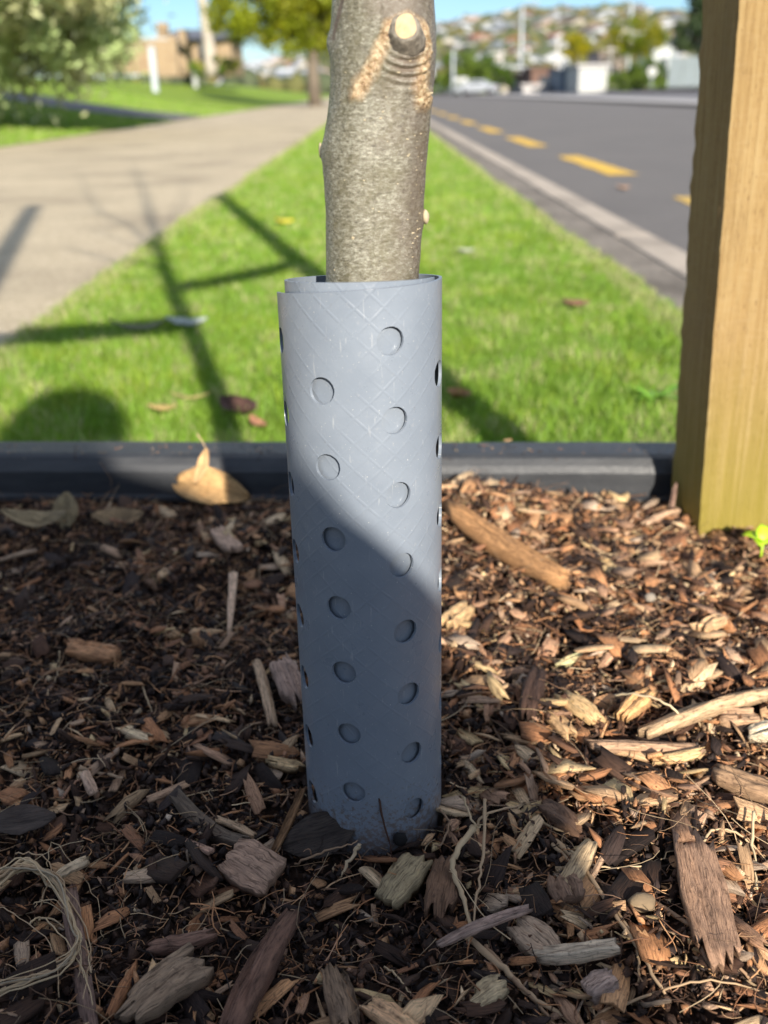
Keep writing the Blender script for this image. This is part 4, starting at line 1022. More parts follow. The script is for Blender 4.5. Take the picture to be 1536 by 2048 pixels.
# ================================================================== POSTS AND TIES
def post(base, top, w, yaw, label, seed):
    H0 = base.z - .3; n = 200; r = random.Random(seed)
    m = MB(); ringz = []
    nb = 7                      # points along each face
    for k in range(n + 1):
        t = k / n; z = H0 + (top.z - H0) * (t ** 1.6)
        q = base.lerp(top, (z - base.z) / (top.z - base.z)); ring = []
        for f in range(4):
            for i in range(nb):
                s = -1 + 2 * i / nb
                x, y = [(s, -1), (1, s), (-s, 1), (-1, -s)][f]
                corner = (i == 0); h = w / 2 * (1 - (.022 if corner else 0)) + r.gauss(0, .00012) + (r.gauss(0, .00045) if corner else 0)
                x *= h; y *= h
                ring.append(m.bm.verts.new((q.x - base.x + x * math.cos(yaw) - y * math.sin(yaw), q.y - base.y + x * math.sin(yaw) + y * math.cos(yaw), z - base.z)))
        ringz.append(ring)
    N_ = nb * 4
    for a, b_ in zip(ringz[:-1], ringz[1:]):
        for k in range(N_): m.bm.faces.new((a[k], a[(k + 1) % N_], b_[(k + 1) % N_], b_[k]))
    m.bm.faces.new(ringz[-1]); m.bm.faces.new(ringz[0][::-1])
    o = m.build('timber_post', M_post, None, False, base)
    return tag(o, label, 'post')
pb = Vector((.3395, .9455, 0.0)); ptop = sh_plane(372, 392, pb.y)
print('post top by shadow', ptop)
ptop = Vector((pb.x - .06, pb.y, ptop.z))
post(pb, ptop, .0755, R_(6), 'rough sawn pine post standing in the bed at the right, green tinged at its foot', 1)
lb = Vector((-.575, .60, 0)); ltop = sh_plane(38, 410, .60); print('left post top', ltop); ltop = Vector((-.66, .60, ltop.z))
post(lb, ltop, .0755, R_(-4), 'second pine post at the left border of the bed, outside the picture', 2)
M_web = flat('dark_webbing', (.05, .055, .05), .8, .2, .2, 60)
def tie(a, b_, w, label):
    m = MB(); n = 14; rs = []
    for k in range(n + 1):
        t = k / n; p = a.lerp(b_, t) - Vector((0, 0, .012 * math.sin(math.pi * t)))
        rs.append([m.bm.verts.new(p + Vector((0, dy, dz))) for dy, dz in ((-.0015, -w / 2), (.0015, -w / 2), (.0015, w / 2), (-.0015, w / 2))])
    for a_, c_ in zip(rs[:-1], rs[1:]):
        for k in range(4): m.bm.faces.new((a_[k], a_[(k + 1) % 4], c_[(k + 1) % 4], c_[k]))
    m.bm.faces.new(rs[0]); m.bm.faces.new(rs[-1][::-1])
    return tag(m.build('tree_tie', M_web), label, 'tree tie')
z1 = sh_plane(370, 583, GY).z; z2 = sh_plane(345, 655, GY).z; z3 = sh_plane(612, 535, pb.y).z; z4 = sh_plane(0, 673, .60).z
tie(Vector((GX, GY, z1)), Vector((pb.x - .05, pb.y, z3)), .080, 'dark webbing tie from the trunk to the right hand post, above the picture')
tie(Vector((GX, GY, z2)), Vector((lb.x + .0, lb.y - .04, z4)), .09, 'dark webbing tie from the trunk to the left hand post, above the picture')

# ================================================================== THE PHOTOGRAPHER (crouching behind the camera; only the shadow is in the picture)
M_cloth = flat('dark_jacket', (.035, .04, .055), .9, .2, .2, 12); M_skin = flat('skin', (.50, .30, .22), .6, .3, .08, 12)
J = {'pelvis': (-.02, -.66, .10), 'spine': (-.01, -.58, .27), 'chest': (0, -.46, .42), 'ribR': (.13, -.47, .37), 'lapR': (.16, -.48, .25), 'neck': (-.02, -.42, .59), 'shR': (.150, -.40, .452), 'shL': (-.20, -.40, .455),
     'elR': (.285, -.37, .33), 'elL': (-.32, -.34, .28), 'wrR': (.09, -.13, .37), 'wrL': (-.09, -.13, .37), 'hipR': (.09, -.62, .09), 'hipL': (-.12, -.66, .06),
     'knR': (.225, -.35, .27), 'knL': (-.29, -.32, .20), 'anR': (.20, -.52, -.055), 'anL': (-.22, -.52, -.055), 'toR': (.23, -.37, -.095), 'toL': (-.25, -.37, -.095), 'hd': (-.035, -.40, .645)}
SZ = 1.16
J = {k: (a, b_, (c + .13) * SZ - .13 if k[:2] not in ('wr',) else c) for k, (a, b_, c) in J.items()}
rad = {'pelvis': .13, 'spine': .125, 'chest': .14, 'ribR': .125, 'lapR': .12, 'neck': .055, 'shR': .075, 'shL': .075, 'elR': .052, 'elL': .05, 'wrR': .030, 'wrL': .030, 'hipR': .10, 'hipL': .10,
       'knR': .085, 'knL': .070, 'anR': .048, 'anL': .048, 'toR': .035, 'toL': .035, 'hd': .05}
E_ = [('pelvis', 'spine'), ('spine', 'chest'), ('chest', 'neck'), ('spine', 'ribR'), ('spine', 'lapR'), ('neck', 'hd'), ('chest', 'shR'), ('chest', 'shL'), ('shR', 'elR'), ('shL', 'elL'), ('elR', 'wrR'), ('elL', 'wrL'),
      ('pelvis', 'hipR'), ('pelvis', 'hipL'), ('hipR', 'knR'), ('hipL', 'knL'), ('knR', 'anR'), ('knL', 'anL'), ('anR', 'toR'), ('anL', 'toL')]
def skinned(name, J, rad, E_, root, mat, parent, sub=2):
    ks = list(J); me = bpy.data.meshes.new(name); me.from_pydata([J[k] for k in ks], [(ks.index(a), ks.index(b_)) for a, b_ in E_], []); me.update()
    o = link(name, me, mat, parent)
    o.modifiers.new('skin', 'SKIN').use_smooth_shade = True
    for i, k in enumerate(ks):
        sv = me.skin_vertices[0].data[i]; sv.radius = (rad[k], rad[k]); sv.use_root = (k == root)
    o.modifiers.new('sub', 'SUBSURF').levels = sub; o.modifiers['sub'].render_levels = sub
    return o
person = skinned('person', J, rad, E_, 'pelvis', M_cloth, None)
tag(person, 'person in dark clothes crouching with a phone held up in both hands, behind the viewpoint', 'person')
m = MB(); rings = []
for z, cx_, rx_, ry_ in ((.02, 0, .30, .20), (.14, .0, .325, .21), (.30, .0, .325, .21), (.40, .0, .318, .20), (.47, .0, .298, .185), (.52, .0, .268, .17), (.56, .0, .238, .15), (.595, .0, .212, .13), (.63, -.005, .192, .115), (.658, -.01, .180, .10), (.685, -.02, .105, .08)):
    rings.append([m.bm.verts.new((cx_ + rx_ * math.cos(a) * (1 + .03 * math.sin(a * 5 + z * 30)), -.53 + .10 * z + ry_ * math.sin(a) * (1 + .03 * math.sin(a * 7 + z * 40)), z)) for a in np.linspace(0, 2 * math.pi, 40, endpoint=False)])
for a, b_ in zip(rings[:-1], rings[1:]):
    for k in range(40): m.bm.faces.new((a[k], a[(k + 1) % 40], b_[(k + 1) % 40], b_[k]))
m.bm.faces.new(rings[0][::-1]); m.bm.faces.new(rings[-1])
m.build('jacket', flat('navy_puffer_jacket', (.03, .04, .07), .8, .3, .15, 20, .01), person, True)
hp = Vector((-.060, -.38, .795))
bm = bmesh.new(); bmesh.ops.create_uvsphere(bm, u_segments=28, v_segments=18, radius=1.0)
for v in bm.verts:
    c = v.co; x, y, z = c
    c.x = x * (.076 if z > -.1 else .076 * (1 + z * .35)); c.z = z * .115; c.y = y * .092
    if y > .2: c.y += .012 * math.exp(-((x / .16) ** 2 + ((z + .12) / .22) ** 2)) * 1.6
    if y > .2: c.y -= .008 * math.exp(-(((abs(x) - .42) / .16) ** 2 + ((z - .05) / .12) ** 2))
me = bpy.data.meshes.new('head'); bm.to_mesh(me); bm.free()
for p in me.polygons: p.use_smooth = True
head = link('head', me, M_skin, person, hp)
M_hair = flat('brown_hair', (.05, .03, .02), .7, .3, .2, 40)
bm = bmesh.new(); bmesh.ops.create_uvsphere(bm, u_segments=28, v_segments=18, radius=1.0)
for v in bm.verts:
    x, y, z = v.co; k = .5 if (y > .25 and z < .35) else 1
    v.co = Vector((x * .108 * k, (y * .103 - .010) * k, z * .126 + .006)) * (1 + random.gauss(0, .01))
me = bpy.data.meshes.new('hair'); bm.to_mesh(me); bm.free()
for p in me.polygons: p.use_smooth = True
link('hair', me, M_hair, person, hp)
for s in (1, -1):
    m = MB(); bmesh.ops.create_uvsphere(m.bm, u_segments=12, v_segments=8, radius=1)
    for v in m.bm.verts: v.co = Vector((v.co.x * .008, v.co.y * .018, v.co.z * .030))
    m.build('ear', M_skin, person, True, hp + Vector((s * .082, -.005, -.01)))
    hb = Vector((s * .075, -.105, .372))
    Jh = {'w': hb + Vector((s * .012, -.02, 0)), 'p': hb}; Rh = {'w': .024, 'p': .020}; Eh = [('w', 'p')]
    m = MB()
    hd_ = skinned('hand', {**Jh}, Rh, Eh, 'w', M_skin, person, 1)
    for f in range(4):
        ln = (.030, .034, .032, .025)[f]; z0 = hb.z + .020 - f * .015; q0 = Vector((hb.x + s * .004, hb.y + .008, z0))
        skinned('finger', {'a': q0, 'b': q0 + Vector((0, ln * .75, .002)), 'c': q0 + Vector((-s * ln * .55, ln * .95, .002)), 'd': q0 + Vector((-s * ln * 1.0, ln * .92, 0))}, {'a': .0085, 'b': .008, 'c': .0075, 'd': .0065}, [('a', 'b'), ('b', 'c'), ('c', 'd')], 'a', M_skin, hd_, 1)
    q0 = hb + Vector((-s * .005, -.012, .010))
    skinned('thumb', {'a': q0, 'b': q0 + Vector((-s * .020, -.002, .014)), 'c': q0 + Vector((-s * .034, .004, .016))}, {'a': .011, 'b': .0095, 'c': .0075}, [('a', 'b'), ('b', 'c')], 'a', M_skin, hd_, 1)
ph = MB(); ph.box((0, -.085, .372), (.148, .008, .072), bevel=.003)
phone = ph.build('phone', flat('black_glass', (.02, .02, .022), .2, .5, .05, 3)); tag(phone, 'black phone held level in both hands of the crouching person', 'phone')
# ================================================================== BACKGROUND
def proj(p):
    v = CM.inverted() @ Vector(p); return (768 + F_PX * v.x / -v.z, 1024 - F_PX * v.y / -v.z)
def derot_x(px, py): return px - .0227 * (py - 1024)
def lawn_hit(px, py):
    r = ray(px, py); t = 8.0
    while t < 220:
        p = Vector((0, 0, CAM_H)) + r * t
        if p.x < PX0 and p.z <= float(lawn_z(np.array([p.x]), np.array([p.y]))[0]): return p
        t += .1
    return Vector((0, 0, CAM_H)) + r * 60
def on_road(px, d, z=RZ): p = at_d(px, 190, d); return Vector((p.x, p.y, z))
def m_h(px, py0, py1, d):  # metres between two picture heights at distance d
    return at_d(px, py0, d).z - at_d(px, py1, d).z

# distant hill
ridge_x = [-900, -200, 300, 400, 520, 640, 760, 877, 950, 1000, 1060, 1130, 1210, 1275, 1320, 1345, 1420, 1600, 1900, 2600]
ridge_y = [175, 165, 140, 122, 118, 108, 88, 68, 50, 46, 34, 35, 33, 30, 46, 40, 52, 80, 120, 165]
def hill_z(X, Y):
    pxd = 770 + 2030 * X / (.924 * np.maximum(Y, 1))
    ry = np.interp(pxd, ridge_x, ridge_y)
    top = (182 - ry) * .42 - 8
    t = np.clip((Y - 330) / 640, 0, 1); s = t * t * (3 - 2 * t)
    fall = np.clip((Y - 1000) / 900, 0, 1)
    return -.4 + top * s * (1 - .5 * fall) + 5 * fbm(X * .012, Y * .012, 4, 6) * s
sheet('hill', -1500, 2200, 320, 2000, 0, flat('hill_grass', (.11, .13, .06), .95, .2, .35, .03), (150, 90), hill_z)
hr = np.random.default_rng(12)
def hz1(x, y): return float(hill_z(np.array([x]), np.array([y]))[0])
wallc = [('white', (.44, .45, .46)), ('cream', (.42, .38, .32)), ('pale grey', (.30, .32, .35)), ('pinkish', (.36, .28, .25)), ('light brown', (.26, .20, .16))]
roofc = [('grey roof', (.22, .24, .26)), ('dark brown roof', (.12, .09, .075)), ('red roof', (.36, .12, .08)), ('pale roof', (.50, .52, .55)), ('dull green roof', (.16, .19, .16))]
M_w = [flat('weatherboard_' + n.replace(' ', '_'), c, .8, .3, .06, .3) for n, c in wallc]; M_rf = [flat(n.replace(' ', '_'), c, .7, .3, .08, .3) for n, c in roofc]
def house_meshes(w, l, h, rh):
    a = MB(); a.box((0, 0, h / 2 - 3), (w, l, h + 6))
    a.poly([(-w / 2, -l / 2, h), (w / 2, -l / 2, h), (0, -l / 2, h + rh), (-w / 2, l / 2, h), (w / 2, l / 2, h), (0, l / 2, h + rh)], [(0, 1, 2), (4, 3, 5)])
    wm = bpy.data.meshes.new('house'); a.bm.to_mesh(wm); a.bm.free()
    b_ = MB(); e = .6; t = .3
    for s in (-1, 1):
        P = [(0, -l / 2 - e, h + rh), (0, l / 2 + e, h + rh), (s * (w / 2 + e), l / 2 + e, h - rh * e / w * 2), (s * (w / 2 + e), -l / 2 - e, h - rh * e / w * 2)]
        P += [(x, y, z + t) for x, y, z in P]; b_.poly(P, [(0, 1, 2, 3), (4, 5, 6, 7), (0, 1, 5, 4), (2, 3, 7, 6), (1, 2, 6, 5), (3, 0, 4, 7)])
    rm = bpy.data.meshes.new('roof'); bmesh.ops.recalc_face_normals(b_.bm, faces=b_.bm.faces); b_.bm.to_mesh(rm); b_.bm.free()
    c = MB()
    for s in (-1, 1):
        for x in (-w * .28, w * .05, w * .32): c.box((x, s * (l / 2 + .03), h * .6), (w * .16, .08, h * .35))
    cm = bpy.data.meshes.new('windows'); c.bm.to_mesh(cm); c.bm.free()
    return wm, rm, cm
M_win = flat('dark_window_glass', (.04, .05, .06), .15, .5, .1, 1)
shapes = [house_meshes(*a) for a in ((9, 12, 5, 2.2), (11, 9, 3.2, 2.4), (8, 8, 5.5, 1.8), (13, 10, 5.8, 2.0), (10, 14, 3.4, 2.6), (7, 10, 6, 1.2))]
variants = []
for k in range(30):
    wm, rm, cm = shapes[k % 6]; wm = wm.copy(); rm = rm.copy(); cm = cm.copy()
    wi = [0, 0, 0, 1, 2, 3, 1, 0, 2, 4][k % 10]; ri = [0, 1, 3, 2, 0, 4, 3, 1][(k * 3) % 8]
    wm.materials.append(M_w[wi]); rm.materials.append(M_rf[ri]); cm.materials.append(M_win)
    variants.append((wm, rm, cm, wallc[wi][0], roofc[ri][0]))
spots = []; tries = 0
while len(spots) < 285 and tries < 20000:
    tries += 1
    px = hr.uniform(855, 1430) if hr.uniform() < .86 else hr.uniform(430, 660)
    d = 420 + 560 * hr.uniform() ** .8
    X_ = (px - 770) * .924 * d / 2030
    if fbm(np.array([X_ * .02]), np.array([d * .02]), 2, 4)[0] > .16: continue
    if all((X_ - a) ** 2 + ((d - b_) * .9) ** 2 > 15 ** 2 for a, b_ in spots): spots.append((X_, d))
for k, (X_, d) in enumerate(spots):
    wm, rm, cm, wn_, rn_ = variants[int(hr.integers(0, 30))]
    o = bpy.data.objects.new('hillside_house', wm); col.objects.link(o)
    o.location = (X_, d, hz1(X_, d)); o.rotation_euler = (0, 0, hr.uniform(-.9, .9)); s = hr.uniform(.8, 1.15); o.scale = (s, s, s)
    r = bpy.data.objects.new('roof', rm); col.objects.link(r); r.parent = o
    w = bpy.data.objects.new('window_row', cm); col.objects.link(w); w.parent = o
    side = 'far left behind the yellowing tree' if X_ < 0 else ('low on the distant hill' if d < 620 else ('half way up the distant hill' if d < 800 else 'near the top of the distant hill'))
    pq = 770 + 2030 * X_ / (.924 * d)
    col_ = 'left of the yellowing tree' if pq < 560 else ('right of the yellowing tree' if pq < 700 else 'above the rounded olive tree' if pq < 960 else 'left of the tallest lamp post' if pq < 1050 else 'above the brown house' if pq < 1120 else 'above the blue shed' if pq < 1165 else 'above the white garage' if pq < 1225 else 'by the tall right lamp post' if pq < 1290 else 'above the hedge' if pq < 1345 else 'above the steel fence')
    hgt = 'lowest' if d < 520 else ('low' if d < 620 else 'mid height' if d < 720 else 'upper' if d < 840 else 'skyline')
    szw = 'small' if s < .92 else ('large' if s > 1.05 else 'plain'); trn = 'turned left' if o.rotation_euler[2] > .3 else ('turned right' if o.rotation_euler[2] < -.3 else 'gable on')
    tag(o, '%s %s %s house, %s, %s, %s' % ('middle' if hgt == 'mid height' else hgt, szw, wn_, rn_, trn, col_), 'house', 'houses on the distant hillside')
# woods on the hill: clumps one cannot count
ico = bmesh.new(); bmesh.ops.create_icosphere(ico, subdivisions=2, radius=1); iv = np.array([v.co[:] for v in ico.verts]); ifc = np.array([[v.index for v in f.verts] for f in ico.faces]); ico.free()
n = 4200; pxr = np.where(hr.uniform(0, 1, n) < .8, hr.uniform(840, 1700, n), hr.uniform(-200, 860, n)); dr = 380 + 680 * hr.uniform(0, 1, n) ** .7
Xr = (pxr - 770) * .924 * dr / 2030; Zr = hill_z(Xr, dr); sr = hr.uniform(1.8, 5.0, n)
Vv_ = iv[None] * (1 + hr.normal(0, .17, (n, len(iv), 1))) * np.stack([sr, sr, sr * hr.uniform(.7, 1.3, n)], 1)[:, None, :] + np.stack([Xr, dr, Zr + sr * .5], 1)[:, None, :]
tc = np.array([(1.0, 1.0, 1.0), (.7, .8, .8), (1.2, 1.1, .7), (1.5, 1.2, .8), (.55, .65, .6)])[hr.integers(0, 5, n)]
tag(link('hillside_trees', npmesh('hillside_trees', Vv_.reshape(-1, 3), (ifc[None] + (np.arange(n) * len(iv))[:, None, None]).reshape(-1, 3), np.repeat(tc, len(iv), 0)), M_hilltree), 'green and brown trees filling the gaps between the houses on the far hill', 'trees', kind='stuff')

# leafy things near and middle distance
def leaf_cloud(center, radii, n, size, nclump, seed, tints, hollow=.45, clump_r=.28, cut=None):
    r = np.random.default_rng(seed)
    d = r.normal(0, 1, (nclump, 3)); d /= np.linalg.norm(d, axis=1, keepdims=True)
    C = d * (hollow + (1 - hollow) * r.uniform(0, 1, (nclump, 1)) ** .6) * np.array(radii)
    k = r.integers(0, nclump, n); cr = clump_r * min(radii) * r.uniform(.6, 1.3, nclump)
    P = C[k] + r.normal(0, 1, (n, 3)) * cr[k][:, None] * .55 + np.array(center)
    tt = np.array(tints)[r.integers(0, len(tints), nclump)][k] * r.uniform(.75, 1.25, (n, 1))
    if cut is not None: m_ = cut(P); P = P[m_]; tt = tt[m_]; n = len(P)
    a = r.normal(0, 1, (n, 3)); a /= np.linalg.norm(a, axis=1, keepdims=True); b_ = np.cross(a, r.normal(0, 1, (n, 3))); b_ /= np.linalg.norm(b_, axis=1, keepdims=True)
    s = size * r.uniform(.6, 1.4, (n, 1))
    V = np.stack([P - a * s, P - b_ * s * .42, P + a * s, P + b_ * s * .42], 1).reshape(-1, 3)
    return V, np.arange(n * 4).reshape(n, 4), np.repeat(tt, 4, 0)
def make_tree(name, label, cat, base, clouds, mat, size, trunk_r, trunk_top, seed, tints=((1, 1, 1), (.75, .8, .75), (1.2, 1.15, 1)), limbs=6, bark=None, group=None, cut=None):
    root = empty(name, base); tag(root, label, cat, group)
    Vs, Fs, Ts, off_ = [], [], [], 0
    for i, (c, rad, n, nc) in enumerate(clouds):
        V, Fc, T = leaf_cloud(c, rad, n, size, nc, seed + i, tints, cut=cut)
        Vs.append(V); Fs.append(Fc + off_); Ts.append(T); off_ += len(V)
    link('crown', npmesh('crown', np.concatenate(Vs), np.concatenate(Fs), np.concatenate(Ts)), mat, root)
    m = MB(); r = random.Random(seed); tp = Vector(trunk_top)
    m.tube([(0, 0, -.3), tp * .4 + Vector((r.uniform(-.1, .1), 0, 0)), tp], [trunk_r * 1.25, trunk_r, trunk_r * .7], 9)
    for k in range(limbs):
        c, rad, *_ = clouds[k % len(clouds)]
        e = Vector(c) + Vector((r.uniform(-.6, .6) * rad[0], r.uniform(-.6, .6) * rad[1], r.uniform(-.3, .5) * rad[2]))
        s = tp * r.uniform(.6, 1.0)
        m.tube([s, s.lerp(e, .5) + Vector((0, 0, .15)), e], [trunk_r * .5, trunk_r * .3, trunk_r * .08], 6)
    m.build('trunk', bark or M_bark_far, root, True); return root
# the big variegated shrub by the path
bz = float(lawn_z(np.array([-8.0]), np.array([20.0]))[0])
make_tree('variegated_shrub', 'big round shrub with cream edged pale green leaves at the left beside the footpath', 'shrub', (-6.45, 17.5, bz),
          [((.1, 0, 2.7), (3.0, 3.0, 2.4), 40000, 130), ((1.9, -.4, 2.0), (1.3, 1.9, 1.5), 20000, 60), ((-2.4, -1.6, 2.4), (2.6, 2.4, 2.2), 12000, 60), ((1.6, -2.6, 2.3), (1.6, 1.4, 1.1), 8000, 46), ((.6, -1.4, 1.1), (2.0, 1.4, .8), 5000, 40)], M_leaf_var, .075, .16, (0, 0, 1.6), 70, ((1, 1, 1), (.6, .7, .5), (1.25, 1.2, 1.1), (.85, 1.0, .7)), 9)
make_tree('variegated_shrub', 'second pale shrub nearer the camera beyond the left edge, its shadow lying on the lawn', 'shrub', (-6.6, 12.2, float(lawn_z(np.array([-6.6]), np.array([12.2]))[0])),
          [((0, 0, 1.0), (1.2, 1.6, .75), 6000, 40)], M_leaf_var, .085, .14, (0, 0, 1.2), 74, ((1, 1, 1), (.6, .7, .5), (1.25, 1.2, 1.1)), 6)
# yellowing street tree
yb = on_road(640, 46, GZ); yb.z = .1
make_tree('street_tree', 'broad street tree with yellow green autumn leaves standing over the far end of the footpath', 'tree', (yb.x - .2, 46, .1),
          [((-2.1, 0, 3.9), (2.5, 2.4, 1.6), 9000, 60), ((-.3, .4, 3.3), (1.9, 2.0, 1.7), 8000, 50), ((.8, .2, 4.2), (1.8, 2.0, 2.0), 5000, 40), ((-.6, 0, 6.0), (3.4, 2.8, 2.0), 9000, 60)], M_leaf_yel, .12, .24, (0, 0, 3.6), 90, ((1, 1, 1), (.8, .9, .7), (1.25, 1.15, .8), (1.1, 1.2, .9)), 9)
# pale gum trunk leaning behind the lawn
g0 = lawn_hit(424, 143); m = MB()
ga = at_d(421, 122, g0.y); gb = at_d(404, 0, g0.y); gd = (gb - ga)
m.tube([ga - gd * .25, ga, ga + gd * .5 + Vector((.03, 0, 0)), gb, gb + gd * .8, gb + gd * 1.6], [.38, .33, .28, .24, .2, .12], 10)
for k in range(6):
    s = gb + gd * (.2 + .2 * k); m.tube([s, s + Vector(((-1) ** k * 1.2, 0, 1.0)), s + Vector(((-1) ** k * 2.4, .3, 1.6))], [.09, .06, .02], 6)
tag(m.build('pale_tree_trunk', flat('pale_gum_bark', (.42, .37, .31), .8, .2, .15, 2), None, True), 'tall pale bare trunk leaning left above the lawn, beside the yellowing tree', 'tree')

# house and brick wall above the lawn
def brick_mat():
    m, nt, b = base_mat('tan_brick', .85, .2)
    bt = nt.nodes.new('ShaderNodeTexBrick'); bt.inputs['Color1'].default_value = (.34, .235, .13, 1); bt.inputs['Color2'].default_value = (.27, .175, .095, 1); bt.inputs['Mortar'].default_value = (.30, .25, .19, 1)
    bt.inputs['Scale'].default_value = 1.0; bt.inputs['Brick Width'].default_value = .6; bt.inputs['Row Height'].default_value = .2; bt.inputs['Mortar Size'].default_value = .03
    nt.links.new(mapping(nt, coord(nt), (1, 1, 1), (R_(90), 0, 0)), bt.inputs[0]); nt.links.new(bt.outputs[0], b.inputs['Base Color']); return m
M_brick = brick_mat()
hd = 66.0
def hx(px): return at_d(px, 100, hd).x
gzh = float(lawn_z(np.array([-15.0]), np.array([hd]))[0])
def zat(px, py): return at_d(px, py, hd).z
bw = empty('brick_wall', (hx(300), hd - 3, gzh)); tag(bw, 'low tan brick wall across the top of the lawn in front of the house', 'wall')
def bxw(root, name, px0, px1, py0, py1, dy, th, mat):
    x0, x1 = hx(px0), hx(px1); z0, z1 = zat((px0 + px1) / 2, py1), zat((px0 + px1) / 2, py0)
    m = MB(); m.box(((x0 + x1) / 2 - root.location.x, dy, (z0 + z1) / 2 - root.location.z), (x1 - x0, th, z1 - z0)); return m.build(name, mat, root)
bxw(bw, 'wall_panel', 205, 372, 86, 150, 0, .3, M_brick); bxw(bw, 'coping', 203, 374, 82, 86, 0, .4, M_pale)
for px in (232, 300, 366): bxw(bw, 'pier', px - 7, px + 7, 76, 150, -.12, .5, M_brick)
ho = empty('brick_house', (hx(330), hd + 4, gzh)); tag(ho, 'tan brick house with a dark roof and square chimneys behind the brick wall', 'house')
bxw(ho, 'wall', 285, 445, 72, 150, 3, 6, M_brick)
m = MB(); x0, x1 = hx(276) - ho.location.x, hx(455) - ho.location.x; za, zb = zat(330, 74) - gzh, zat(330, 46) - gzh
m.poly([(x0, -.6, za), (x1, -.6, za), (x1 - 1.2, 3, zb), (x0 + 1.2, 3, zb), (x0, 6.6, za), (x1, 6.6, za)], [(0, 1, 2, 3), (3, 2, 5, 4), (1, 5, 2), (0, 3, 4), (0, 4, 5, 1)])
m.build('roof', flat('dark_slate_roof', (.10, .105, .13), .6, .3, .1, 1), ho)
bxw(ho, 'chimney', 296, 318, 38, 72, -.4, .7, M_brick); bxw(ho, 'chimney', 341, 358, 52, 90, -.5, .6, M_brick)
w_ = bxw(ho, 'window', 376, 396, 80, 118, -.06, .1, M_win); bxw(ho, 'window', 322, 338, 78, 100, -.06, .1, M_win)
# small things on the lawn
def prism(name, px, py, wpx, hpx, mat, label, cat, depth=.25, cap=True, parts=None):
    p = lawn_hit(px, py); s = .924 * p.y / F_PX; w = wpx * s; h = hpx * s
    root = empty(name, p); tag(root, label, cat)
    m = MB(); m.box((0, 0, h / 2 - .2), (w, depth, h + .4), bevel=.02); m.build('body', mat, root)
    m = MB(); m.box((0, 0, h + .03), (w * 1.15, depth * 1.15, .06), bevel=.015); m.build('cap', mat, root); return root, w, h
M_wht = flat('white_paint', (.38, .385, .37), .5, .4, .05, 2); M_stl = flat('galvanised_steel', (.42, .46, .50), .45, .5, .06, 4); M_grb = flat('faded_green_box', (.26, .27, .19), .7, .3, .1, 3)
prism('marker_post', 312, 184, 11, 80, M_stl, 'white square marker post standing on the lawn in front of the brick wall', 'post', .3)
prism('utility_cabinet', 377, 168, 15, 52, M_grb, 'dull green utility cabinet on the lawn right of the white marker post', 'utility box', .35)
prism('utility_cabinet', 391, 160, 8, 22, M_wht, 'small white box beside the dull green utility cabinet', 'utility box', .25)
fl = lawn_hit(430, 147)
make_tree('flowering_bush', 'low green bush dotted with yellow flowers at the foot of the pale trunk', 'shrub', fl, [((0, 0, .35), (1.4, .8, .5), 2600, 20)], M_leaf_grn, .09, .04, (0, 0, .3), 120, ((1, 1, 1), (1.2, 1.3, .8), (3.0, 2.2, .4)), 3)

# vehicles
def car(x, y, z, rz, color, label, van=False):
    root = empty('parked_car', (x, y, z), rz); tag(root, label, 'car' if not van else 'van')
    Ls, W, H = (4.3, 1.75, 1.42) if not van else (5.0, 1.9, 2.1)
    prof = [(-.5, .25), (-.5, .55), (-.44, .66), (-.30, .72), (-.16, 1.0), (.16, 1.0), (.32, .70), (.47, .62), (.5, .40), (.5, .22)] if not van else [(-.5, .18), (-.5, .95), (-.47, 1.0), (.22, 1.0), (.36, .62), (.48, .52), (.5, .3), (.5, .18)]
    m = MB(); n = len(prof); a = [m.bm.verts.new((-W / 2 * (1 if q < .75 else .84), p * Ls, q * H)) for p, q in prof]; b_ = [m.bm.verts.new((W / 2 * (1 if q < .75 else .84), p * Ls, q * H)) for p, q in prof]
    for k in range(n): m.bm.faces.new((a[k], a[(k + 1) % n], b_[(k + 1) % n], b_[k]))
    m.bm.faces.new(a); m.bm.faces.new(b_[::-1])
    m.build('body', color, root)
    for s in (-1, 1):
        m = MB(); m.box((s * W * .462, -.01 * Ls, H * .80), (.10, Ls * (.34 if not van else .2), H * .2), bevel=.02); m.build('side_window', M_win, root)
        for yy in (-.31, .31):
            m = MB(); m.tube([(s * (W / 2 - .2), yy * Ls, .31), (s * (W / 2 + .01), yy * Ls, .31)], .31, 16); m.build('wheel', flat('tyre_rubber', (.02, .02, .02), .8, .3, .1, 3) if 'tyre_rubber' not in bpy.data.materials else bpy.data.materials['tyre_rubber'], root)
        m = MB(); m.box((s * W * .36, -.502 * Ls, H * .45), (.26, .06, .14), bevel=.02); m.build('tail_light', flat('red_lens', (.4, .02, .02), .3, .5, .05, 3) if 'red_lens' not in bpy.data.materials else bpy.data.materials['red_lens'], root)
    m = MB(); m.box((0, (-.24 if not van else -.497) * Ls, H * .82), (W * .74, .12, H * .2), rot=Matrix.Rotation(R_(-50 if not van else 0), 4, 'X'), bevel=.02); m.build('rear_window', M_win, root)
    return root
M_cw = flat('white_car_paint', (.33, .35, .38), .25, .5, .03, 1); M_cs = flat('silver_car_paint', (.45, .47, .50), .25, .5, .03, 1)
for px, d, rz, mt, lb_, vn in ((955, 115, 1.2, M_cw, 'white car parked far down the road right of the trunk', False), (908, 150, .3, M_cs, 'silver car far down the road beside the trunk edge', False), (1075, 132, 1.4, M_cw, 'white car far off between two lamp posts', False), (890, 170, .1, M_cw, 'tiny white van furthest along the road', True)):
    p = on_road(px, d); car(p.x, p.y, RZ + .06, rz, mt, lb_, vn)
